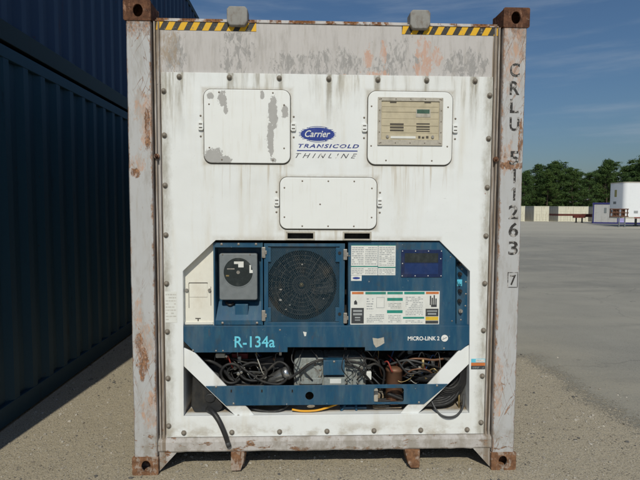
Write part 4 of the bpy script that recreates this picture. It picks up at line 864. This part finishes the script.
# small pipes, wires and fittings filling the bay
for nm, cc_ in (('wire_white', (0.45, 0.44, 0.40)), ('wire_red', (0.30, 0.04, 0.03)), ('wire_blue', (0.03, 0.08, 0.22))): simple(nm, cc_, 0.5, dirtamt=0.5)
rm = random.Random(33)
for i in range(46):
    lft = i % 5 < 2; xa = rm.uniform(-.74, -.30) if lft else rm.uniform(.24, .80); xb = xa+rm.uniform(-.14, .18); xb = min(max(xb, -.76 if lft else .22), -.26 if lft else .86); za = rm.uniform(.54, .76); zb = min(.77, max(.52, za+rm.uniform(-.14, .10))); y = rm.uniform(.11, .27)
    mt = rm.choice(('black_rubber', 'black_rubber', 'grey_cable', 'rusty_copper', 'steel', 'wire_white', 'wire_blue', 'wire_red', 'brass'))
    hose('thin_pipe' if mt in ('rusty_copper', 'steel', 'brass') else 'wire', [(xa, y+.03, za), (xa+(xb-xa)*.3, y-.01, za+rm.uniform(-.04, .05)), (xa+(xb-xa)*.7, y, zb+rm.uniform(-.04, .05)), (xb, y+.03, zb)], rm.uniform(.0022, .0052), mt, 4, 6)
for i in range(34):
    lft = i % 5 < 2; x = rm.uniform(-.74, -.28) if lft else rm.uniform(.23, .84); z = rm.uniform(.56, .75); y = rm.uniform(.14, .26); w_ = rm.uniform(.007, .02); h_ = rm.uniform(.006, .022); mt = rm.choice(('steel', 'dirty_frame', 'brass', 'grey_cable', 'compressor_paint', 'rusty_copper', 'bright_metal'))
    if i % 2: MB().box(x-w_, x+w_, y, y+.03, z-h_, z+h_).build('fitting', mt, RC, .003)
    else: MB().cyl((x, z), w_*.8, y, y+.035, 6).cyl((x, z), w_*.45, y-.012, y, 10).build('fitting', mt, RC, .0015)
for i in range(7):
    x = (-.21, -.15, -.10, .13, .16, .20, .24)[i]; hose('wire', [(x, .165, .74+rm.uniform(0, .03)), (x+rm.uniform(-.05, .05), .10, .70), (x+rm.uniform(-.06, .06), .09, .64), (x+rm.uniform(-.05, .05), .11, .56)], rm.uniform(.0025, .0055), rm.choice(('black_rubber', 'grey_cable', 'black_rubber')), 5, 6)
# low hoses under the bar
for k in range(4):
    hose('hose', [(-0.5862,0.12,0.4178), (-0.4938,0.1,0.3852), (-0.3901,0.09,0.3651), (-0.3,0.09,0.3708), (-0.2298,0.12,0.4143)] if k == 0 else [(-0.60+.03*k, .13+.02*k, .455), (-.45+.02*k, .10+.018*k, .415-.004*k), (-.34+.015*k, .095+.02*k, .402), (-.26-.01*k, .11+.02*k, .425), (-.20, .15, .47)], .0098)
hose('orange_wire', [(-0.2224,0.075,0.3828), (-0.1581,0.07,0.3743), (-0.0745,0.07,0.3761), (-0.0032,0.08,0.3884), (0.0904,0.12,0.4045)], .0068, 'orange_wire')
for a, b in (((0.0796,0.1,0.3326), (0.1215,0.1,0.3989)), ((0.1972,0.1,0.3313), (0.1932,0.1,0.4048))):
    MB().tube([a, b], .008, 6, 1).build('floor_bracket', 'blue', RC)
MB().box(*(0.0917,0.2636,0.3016,0.3291)[:2], .11, .16, .366, .380).build('floor_bracket', 'blue', RC)
for k in range(3): hose('hose', [(.20, .12+.03*k, .415+.006*k), (.34, .10+.03*k, .410), (.48, .10+.03*k, .418), (.60, .12, .425+.012*k)], .009)
# coiled power cable in the right corner
cc = (0.7414,0.5998)
for k in range(9):
    rx = .072+.0095*(k % 6); rz = .10+.0150*(k % 6); yk = .075+.020*(k//3)+.006*(k % 3)
    hose('coiled_cable', [(cc[0]-rx*1.25, yk+.05, cc[1]-.06)]+[(cc[0]+.055+rx*math.cos(R(t))*1.05, yk, cc[1]+.012+rz*math.sin(R(t))) for t in range(190, 392, 22)]+[(cc[0]+.02, yk+.06, cc[1]+.10)], .0095, 'black_rubber', 4)
for k in range(6):
    hose('coiled_cable', [(0.40+.02*k, .11+.008*k, .470-.004*k), (0.52+.01*k, .095+.006*k, .428-.004*k), (0.66, .085+.006*k, .398+.010*k), (0.79, .085+.006*k, .410+.014*k), (0.865-.004*k, .10+.006*k, .480+.02*k), (0.872-.006*k, .13, .60+.01*k)], .0098, 'black_rubber', 6)
hose('grey_hose', [(0.67,0.12,0.4728), (0.687,0.08,0.4213), (0.7137,0.042,0.3702), (0.7512,0.024,0.3478), (0.8025,0.022,0.3435), (0.8481,0.034,0.359), (0.8883,0.07,0.3967), (0.9065,0.11,0.461)], .0075, 'grey_cable')
MB().box(*(0.8537,0.8992,0.4805,0.572)[:2], .12, .15, *(0.8771,0.9059,0.4805,0.5718)[2:]).build('wall_bracket', 'label_white', RC, .003); MB().tube([(0.8482,0.12,0.5318), (0.9081,0.12,0.5313)], .010, 8, 1).build('wall_valve', 'brass', RC)
MB().tube([(0.8762,0.12,0.471), (0.882,0.13,0.3587)], .006, 6, 1).build('wall_valve', 'brass', RC)
# power plug in the left corner
pts = [(-0.8571,0.6349), (-0.8705,0.4063), (-0.8506,0.3634), (-0.7041,0.3585), (-0.6655,0.3911), (-0.6715,0.4437), (-0.7716,0.6343)]
PLG = MB().prism(pts, .085, .19).build('power_plug', simple('plug_black', (0.020, 0.021, 0.023), 0.5, dirtamt=.4), RC, .014, 3)
MB().prism(circ(*(-0.746,0.4615), .034, .030, 20), .074, .086).build('plug_cap', 'plug_black', PLG, .006)
hose('plug_lead', [(-0.7613,0.09,0.3855), (-0.7224,0.05,0.3788), (-0.6831,0.02,0.3426), (-0.6468,0.004,0.272), (-0.6208,0.006,0.19)], lambda t: .0185-.004*t, 'plug_black', 6, 12)
MB().tube([(-0.6263,0.006,0.2062), (-0.6165,0.006,0.1769)], .0155, 12, 1).build('lead_ferrule', 'grey_cable', RC)

# ------------------------------------------------------------------ plain freight containers
def m_cont(name, a, b, rusty, rough=0.55, streak=(0.10, 0.05, 0.035), amt=0.7):
    n = NT(name); v = n.noise((3, 3, 0.7), sc=0.8, det=5); s = n.noise((2, 2, 0.35), sc=1.7, det=6, rough=0.7, off=(3, 1, 7)); f = n.noise(sc=14, det=5, rough=0.7)
    c = n.mix(v, a, b); c = n.mix(n.thr(s, 0.60, 0.70, 0, amt), c, streak); c = n.mix(n.thr(f, 0.66, 0.72, 0, 0.6), c, rusty)
    MAT[name] = n.fin(c, rough, 0, 0.35)
m_cont('navy_lower', (0.008, 0.042, 0.070), (0.013, 0.054, 0.086), (0.03, 0.02, 0.018), streak=(0.006, 0.010, 0.016))
m_cont('navy_upper', (0.015, 0.042, 0.096), (0.021, 0.052, 0.115), (0.06, 0.02, 0.018), streak=(0.07, 0.022, 0.022), amt=0.5)
m_cont('green_black_rail', (0.007, 0.019, 0.021), (0.010, 0.025, 0.027), (0.04, 0.02, 0.015), streak=(0.01, 0.01, 0.01))
m_cont('cream_container', (0.68, 0.65, 0.53), (0.60, 0.575, 0.46), (0.30, 0.17, 0.09), streak=(0.36, 0.27, 0.16), amt=0.6)
m_cont('shaded_cream', (0.47, 0.45, 0.39), (0.40, 0.39, 0.34), (0.25, 0.15, 0.08), streak=(0.26, 0.22, 0.16), amt=0.6)  # darker copy of the cream, side shade painted into the walls
def corr_wall(m, x, y0, y1, z0, z1, s, pitch=0.268, depth=0.036):
    # vertical trapezoid corrugation on a wall facing s*X
    k = int((y1-y0)/pitch); st = (y1-y0)/k; line = []
    for i in range(k):
        for f, d in ((0, 1), (.26, 1), (.5, 0), (.76, 0)): line.append((x-s*depth*d, y0+st*(i+f)))
    line.append((x-s*depth, y1)); n = len(line)
    m.add([(a, b, z0) for a, b in line]+[(a, b, z1) for a, b in line], [(i, i+1, n+i+1, n+i) if s > 0 else (n+i, n+i+1, i+1, i) for i in range(n-1)])
def freight(name, loc, L, H, mwall, mrail, mdoor, label, group, W=2.438, rodmat='steel', cat='container'):
    # local frame: x across, y along from the door end, z up
    t = empty(name, loc); tag(t, label, cat, group); w = W/2
    for s in (-1, 1):
        m = MB(); corr_wall(m, s*(w-.008), .16, L-.16, .17, H-.10, s); m.build('side_wall', mwall, t)
        a, b = sorted((s*(w-.004), s*(w-.075))); box('top_rail', (a, b, .178, L-.178, H-.105, H-.012), mrail, t, .004); a, b = sorted((s*(w-.004), s*(w-.09))); box('bottom_rail', (a, b, .178, L-.178, .02, .172), mrail, t, .004)
        for y in (0, L-.165):
            a, b = sorted((s*(w-.006), s*(w-.15))); box('corner_post', (a, b, y+.005, y+.16, .118, H-.118), mrail, t, .006)
            for z in (0, H-.118):
                a, b = sorted((s*w, s*(w-.162))); yy = (y, y+.178) if y == 0 else (L-.178, L); MB().box(a, b, *yy, z, z+.118).build('corner_casting', mrail, t, .008)
    m = MB(); kk = int(L/.4)
    box('roof', (-w+.04, w-.04, .05, L-.05, H-.05, H-.02), mwall, t); box('floor', (-w+.05, w-.05, .05, L-.05, .10, .16), mrail, t)
    m = MB(); 
    line = []; k = 9; x0 = -w+.15; st = (W-.30)/k
    for i in range(k):
        for f, d in ((0, 1), (.26, 1), (.5, 0), (.76, 0)): line.append((x0+st*(i+f), L-.01-.04*d))
    n = len(line); m.add([(a, b, .12) for a, b in line]+[(a, b, H-.12) for a, b in line], [(i+1, i, n+i, n+i+1) for i in range(n-1)]); m.build('end_wall', mwall, t)
    box('door_header', (-w+.162, w-.162, .008, .10, H-.13, H-.01), mrail, t, .004); box('door_sill', (-w+.162, w-.162, .008, .10, .02, .14), mrail, t, .004)
    for s in (-1, 1):
        a, b = sorted((s*.012, s*(w-.152))); d = MB().box(a, b, .04, .075, .15, H-.135)
        for i in range(5):
            z = .3+(H-.7)*i/4; d.box(a+.06, b-.06, .028, .04, z, z+.22)
        d = d.build('door', mdoor, t, .003)
        for f in (.25, .72):
            x = s*(w-.15)*f; MB().tube([(x, .010, .1), (x, .010, H-.1)], .017, 8, 1).build('lock_rod', rodmat, d)
            box('lock_handle', (x-.02, x+.20*(-s if f > .5 else s), -.006, .006, 1.05, 1.09), rodmat, d) if s*(1 if f < .5 else -1) > 0 else box('lock_handle', (x-.20, x+.02, -.006, .006, 1.05, 1.09), rodmat, d)
    return t
ST = 'dark blue freight containers stacked at the left'
freight('freight_container', (-3.609, -1.35, 0), 12.192, 2.896, 'navy_lower', 'navy_lower', 'navy_lower', 'dark blue corrugated freight container on the ground, lower of the stack at left', ST)
freight('freight_container', (-3.609, -1.35, 2.897), 12.192, 2.896, 'navy_upper', 'green_black_rail', 'navy_upper', 'dark navy corrugated freight container, upper of the stack at left', ST)
GC = 'cream freight containers before the trees'
for x, mw, lab in ((34.16, 'cream_container', 'cream freight container just past the numbered post, leftmost before the trees'), (38.05, 'cream_container', 'cream freight container standing alone with gaps on both sides, before the trees'),
                   (42.00, 'cream_container', 'cream freight container behind the left tip of the rusty chassis'), (44.46, 'cream_container', 'cream freight container behind the legs of the rusty chassis'), (48.15, 'shaded_cream', 'cream freight container mostly hidden behind the blue trimmed cabin')):
    freight('freight_container', (x, 75.0, -0.32), 6.058, 2.44, 'shaded_cream', mw, mw, lab, GC, rodmat=mw)

# blue trimmed site cabin
simple('cabin_grey', (0.42, 0.42, 0.42), .6, var=.08, dirtamt=.2, sc=2); simple('cabin_trim', (0.022, 0.024, 0.15), .5, var=.1); simple('lilac_panel', (0.44, 0.40, 0.80), .5, var=.05, dirtamt=.1); simple('trailer_white', (0.80, 0.82, 0.84), .38, var=.03, dirt=(.6, .6, .58), dirtamt=.25, sc=1.2); simple('cabin_white', (0.8, 0.8, 0.78), .5, var=.04)
CB = empty('site_cabin', (33.9, 54.0, 0), R(-29)); tag(CB, 'low grey cabin with dark blue trim behind the white trailer', 'cabin')
m = MB(); m.box(0, 9.0, .03, 2.5, .18, 2.26); m.build('wall', 'cabin_grey', CB)
for i in range(14): box('wall_rib', (.30+.62*i, .36+.62*i, .012, .03, .2, 2.25), 'cabin_grey', CB)
box('roof', (-.06, 9.06, -.04, 2.56, 2.26, 2.44), 'cabin_trim', CB, .02); box('base_trim', (-.04, 9.04, -.03, 2.54, .0, .18), 'cabin_trim', CB, .01)
box('corner_trim', (-.02, .10, -.015, .09, .18, 2.26), 'cabin_trim', CB)
box('notice', (1.12, 1.36, .0, .012, 1.25, 1.85), 'grey_case', CB)
for a, b, mt in ((2.55, 3.15, 'lilac_panel'), (3.15, 4.65, 'cabin_white'), (4.75, 5.7, 'navy_upper'), (5.75, 6.7, 'lilac_panel'), (6.75, 7.7, 'cabin_white')): box('wall_panel', (a, b, -.006, .010, .2, 1.15), mt, CB)
box('panel_strip', (2.47, 2.55, -.008, .010, .2, 1.15), 'cabin_trim', CB)

# white box trailer
simple('decal_olive', (0.30, 0.28, 0.11), .5)
TR = empty('box_trailer', (31.0, 44.0, 0)); tag(TR, 'tall white box trailer with rounded nose at the right edge', 'trailer')
def rrz(x0, x1, y0, y1, r, n=8):
    return [(a, b) for a, b in rr(x0, x1, y0, y1, r, n)]
m = MB(); pl = rrz(0.0, 14.0, 0, 2.6, .42, 10); n_ = len(pl); m.smooth = True
m.add([(a, b, z) for z in (.92, 4.26) for a, b in pl], [(i, (i+1) % n_, n_+(i+1) % n_, n_+i) for i in range(n_)]); m.smooth = False
m.add([(a, b, 4.26) for a, b in pl], [tuple(range(n_))]); m.add([(a, b, .92) for a, b in pl], [tuple(range(n_))[::-1]])
m.build('body', 'trailer_white', TR)
m = MB(); pl = rrz(-.02, 14.02, -.02, 2.62, .44, 10)
for z0, z1, mt in ((4.24, 4.33, 0), (.80, .95, 0)): m.add([(a, b, z) for z in (z0, z1) for a, b in pl], [(i, (i+1) % n_, n_+(i+1) % n_, n_+i) for i in range(n_)]); m.add([(a, b, z1) for a, b in pl], [tuple(range(n_))]); m.add([(a, b, z0) for a, b in pl], [tuple(range(n_))[::-1]])
m.build('edge_rail', 'dirty_frame', TR)
for i in range(18): box('panel_seam', (.75+.75*i, .765+.75*i, -.006, .01, .96, 4.23), 'trailer_white', TR)
for x, y0, y1, z0, z1, mt in ((-.008, 1.25, 1.6, 2.9, 3.6, 'decal_olive'), (-.008, 1.3, 1.75, 2.2, 2.45, 'grey_case'), (-.008, 1.9, 2.2, 1.35, 1.6, 'print_black'), (-.008, 1.2, 1.4, 1.15, 1.4, 'print_grey')): box('decal', (x, x+.02, y0, y1, z0, z1), mt, TR)
box('decal', (.95, 1.35, -.010, .01, 1.30, 1.55), 'print_grey', TR); box('marker_strip', (1.0, 1.6, -.026, .01, .83, .92), 'red_plastic', TR)
for y in (.35, 2.1):
    box('landing_leg', (2.6, 2.75, y, y+.15, .08, .85), 'grey_case', TR); box('leg_foot', (2.5, 2.85, y-.08, y+.23, 0, .08), 'grey_case', TR)
def wheel(p, x, y):
    m = MB(); m.cyl((x, .50), .50, y, y+.28, 28); o = m.build('wheel', 'black_rubber', p, .04); MB().cyl((x, .50), .26, y-.012, y+.05, 18).build('rim', 'steel', o, .01)
for x in (10.4, 11.7):
    for y in (.05, 2.25): wheel(TR, x, y)
# rusty steel chassis lying before the cream containers
m_cont('chassis_red', (0.15, 0.035, 0.025), (0.08, 0.028, 0.022), (0.05, 0.02, 0.015))
CH = empty('container_chassis', (31.05, 57.0, 0)); tag(CH, 'rusty red container chassis on landing legs before the cream containers', 'chassis')
for y in (0, .95): box('main_beam', (.05, 9, y, y+.12, .84, 1.08), 'chassis_red', CH)
for i in range(8): box('cross_member', (.1+1.1*i, .22+1.1*i, .12, .95, .90, 1.04), 'chassis_red', CH)
for x in (2.62, 3.36):
    box('leg_bracket', (x-.35, x+.35, -.01, .30, .60, .84), 'chassis_red', CH); box('landing_leg', (x-.06, x+.06, .05, .19, .06, .84), 'dark_void', CH); box('leg_foot', (x-.14, x+.14, 0, .26, 0, .06), 'dark_void', CH)
box('bolster', (-.02, .05, -.62, 1.70, .86, 1.10), 'chassis_red', CH); box('bolster', (4.2, 4.45, -.62, 1.70, .70, 1.09), 'chassis_red', CH)
for x in (6.6, 7.9):
    for y in (-.6, 1.4): wheel(CH, x, y)
# rusty rack before the trailer nose
m_cont('rack_brown', (0.09, 0.042, 0.026), (0.14, 0.065, 0.04), (0.05, 0.025, 0.018))
RK = empty('steel_rack', (29.0, 43.0, 0)); tag(RK, 'brown rusty steel rack on legs at the white trailer nose', 'rack')
for z in (.96, 1.30, 1.66): box('rack_rail', (0, 1.78, 0, .07, z, z+.09), 'rack_brown', RK)
for i in range(7): box('rack_upright', (.01+.28*i, .08+.28*i, .072, .14, .96, 1.75), 'rack_brown', RK)
box('rack_plate', (.30, .85, .145, .16, 1.0, 1.70), 'rack_brown', RK); box('rack_plate', (1.18, 1.50, .145, .16, 1.0, 1.70), 'rack_brown', RK)
for x in (.86, 1.42): box('leg', (x, x+.08, 0, .08, .04, .96), 'grey_case', RK); box('foot', (x-.05, x+.13, -.05, .13, 0, .04), 'grey_case', RK)
for z in (.35, .65): box('leg_brace', (.94, 1.42, .02, .06, z, z+.05), 'grey_case', RK)

# ------------------------------------------------------------------ pine wood at the far edge of the yard
def m_leaf():
    n = NT('pine_foliage'); a = n.noise(sc=0.9, det=3); r_ = n.rnd(); f = n.noise(sc=7, det=2)
    c = n.mix(n.thr(a, 0.3, 0.7), (0.024, 0.056, 0.013), (0.074, 0.118, 0.028)); c = n.mix(n.mul(r_, 0.5), c, (0.032, 0.072, 0.030)); c = n.mix(n.thr(f, 0.4, 0.7, 0, .5), c, (0.080, 0.125, 0.032))
    MAT['leaf'] = n.fin(c, 0.7, 0, 0.2)
m_leaf(); simple('bark', (0.085, 0.062, 0.045), 0.9, var=0.4)
def tree_meshes(seed, h=12.0):
    r_ = random.Random(seed); t = MB()
    t.tube([(0, 0, -.3), (.12*r_.uniform(-1, 1), .1, h*.3), (.3*r_.uniform(-1, 1), .2*r_.uniform(-1, 1), h*.62), (.2*r_.uniform(-1, 1), 0, h*.93)], lambda u: .20*(1-u*.85), 7, 4)
    cr = MB(); clumps = []
    nb = 34
    for i in range(nb):
        u = (i+.5)/nb; z = h*(.20+.76*u); rad = (2.7*(1-.80*max(0, u-.45)/.55)+r_.uniform(-1.2, 1.0))*(0.75+.25*min(1, u/.25)); a = i*2.4+r_.uniform(-.5, .5)
        e = (rad*math.cos(a), rad*math.sin(a), z+r_.uniform(-.1, .6))
        t.tube([(0, 0, z-.35), (e[0]*.55, e[1]*.55, z-.1), (e[0]*.92, e[1]*.92, e[2]-.1)], lambda u2: .05*(1-.8*u2), 4, 2)
        for k in range(6):
            f = r_.uniform(.35, 1.05); clumps.append((e[0]*f+r_.uniform(-.5, .5), e[1]*f+r_.uniform(-.5, .5), z*(1-f)+e[2]*f+r_.uniform(-.35, .45), r_.uniform(.45, .85)))
    for k in range(8): clumps.append((r_.uniform(-.6, .6), r_.uniform(-.6, .6), h*r_.uniform(.86, .985), r_.uniform(.35, .6)))
    for x, y, z, s_ in clumps:
        for k in range(28):
            d = Vector((r_.gauss(0, 1), r_.gauss(0, 1), r_.gauss(.15, .75))).normalized(); p_ = Vector((x, y, z))+d*s_*r_.uniform(.25, 1)*Vector((1, 1, .62)).length/1.55
            p_.z = z+(p_.z-z)*.65
            u = d.orthogonal().normalized(); w = d.cross(u); an = r_.uniform(0, 6.28); u, w = u*math.cos(an)+w*math.sin(an), w*math.cos(an)-u*math.sin(an); L = r_.uniform(.14, .30); q = r_.uniform(.035, .075)
            cr.add([p_-u*L, p_+w*q, p_+u*L, p_-w*q+d*.05], [(0, 1, 2, 3)])
    return t.mesh('trunk', 'bark'), cr.mesh('crown', 'leaf')
kinds = [tree_meshes(s) for s in (1, 2, 3, 4, 5)]
rt = random.Random(14); GT = 'pine trees beyond the yard'
TREES = []
prof_ = [(38, 11.0), (46.4, 10.9), (50.6, 11.5), (53.9, 11.6), (58.8, 10.4), (60.3, 10.5), (63.9, 12.3), (67.8, 11.3), (70.9, 13), (78, 13), (95, 13)]
def ph(x):
    for (a, b), (c, d) in zip(prof_, prof_[1:]):
        if x <= c: return b+(d-b)*(x-a)/(c-a)
    return 13
x = 46.3; i = 0
while x < 78:
    TREES.append((x+rt.uniform(-.4, .4), 98+rt.uniform(-2.5, 2.5), 0, i)); x += rt.uniform(2.6, 3.6); i += 1
x = 49.3
while x < 84:
    TREES.append((x+rt.uniform(-.5, .5), 105+rt.uniform(-2, 2), 1, i)); x += rt.uniform(3.0, 4.0); i += 1
x = 52.6
while x < 90:
    TREES.append((x+rt.uniform(-.5, .5), 112+rt.uniform(-2, 2), 2, i)); x += rt.uniform(3.4, 4.4); i += 1
ORD = 'first second third fourth fifth sixth seventh eighth ninth tenth eleventh twelfth thirteenth fourteenth fifteenth sixteenth seventeenth eighteenth'.split(); cnt = [0, 0, 0]
for x, y, row, i in TREES:
    t = empty('pine_tree', (x, y, -.32), rt.uniform(0, 6.28)); tk, cw = kinds[rt.randrange(5)]; xv = x*103/(y+3)
    hh = ph(xv)*(y+3)/103*(rt.uniform(.80, 1.05) if row == 0 else rt.uniform(.80, 1.02)); s_ = hh/12.0
    a = link('trunk', tk, t); b = link('crown', cw, t); t.scale = (s_*rt.uniform(.85, 1.4), s_*rt.uniform(.9, 1.3), s_)
    tag(t, '%s dark green pine from the left in the %s row of the wood' % (ORD[cnt[row]], ('front', 'middle', 'back')[row]), 'tree', GT); cnt[row] += 1
# undergrowth closing the foot of the wood
ug = MB(); r_ = random.Random(4)
for i in range(16000):
    x = r_.uniform(34, 96); y = r_.uniform(96, 103); hmax = 2.6+1.2*mnoise.noise((x*.3, y*.2, 0)); z = r_.uniform(0, 1)**.8*hmax-.32; d = Vector((r_.gauss(0, 1), r_.gauss(0, 1), r_.gauss(0, 1))).normalized(); u = d.orthogonal().normalized(); w = d.cross(u); L = r_.uniform(.14, .3)
    p_ = Vector((x, y, z)); ug.add([p_-u*L, p_+w*L*.6, p_+u*L, p_-w*L*.6], [(0, 1, 2, 3)])
tag(ug.build('undergrowth', 'leaf'), 'dark undergrowth at the foot of the pine wood', 'undergrowth', kind='stuff')
# the same wood going on behind the container, too far and dense to count
dw = MB(); r_ = random.Random(9); cl = []
for i in range(44):
    cx0 = -62+i*2.4+r_.uniform(-.8, .8); cy0 = r_.uniform(100, 110); hh = r_.uniform(9.5, 12.5)
    for k in range(46):
        u = r_.random(); rad = 2.4*(1-.75*max(0, u-.45)/.55)*r_.random()**.5; a = r_.uniform(0, 6.28); cl.append((cx0+rad*math.cos(a), cy0+rad*math.sin(a), hh*(.06+.90*u), r_.uniform(.5, .95)))
for x, y, z, s_ in cl:
    for k in range(16):
        d = Vector((r_.gauss(0, 1), r_.gauss(0, 1), r_.gauss(0, .8))).normalized(); p_ = Vector((x, y, z-.32))+d*s_*r_.uniform(.3, 1); u = d.orthogonal().normalized(); w = d.cross(u); L = r_.uniform(.2, .38)
        dw.add([p_-u*L, p_+w*L*.45, p_+u*L, p_-w*L*.45], [(0, 1, 2, 3)])
tag(dw.build('distant_wood', 'leaf'), 'dark green far wood running on behind the white container', 'wood', kind='stuff')
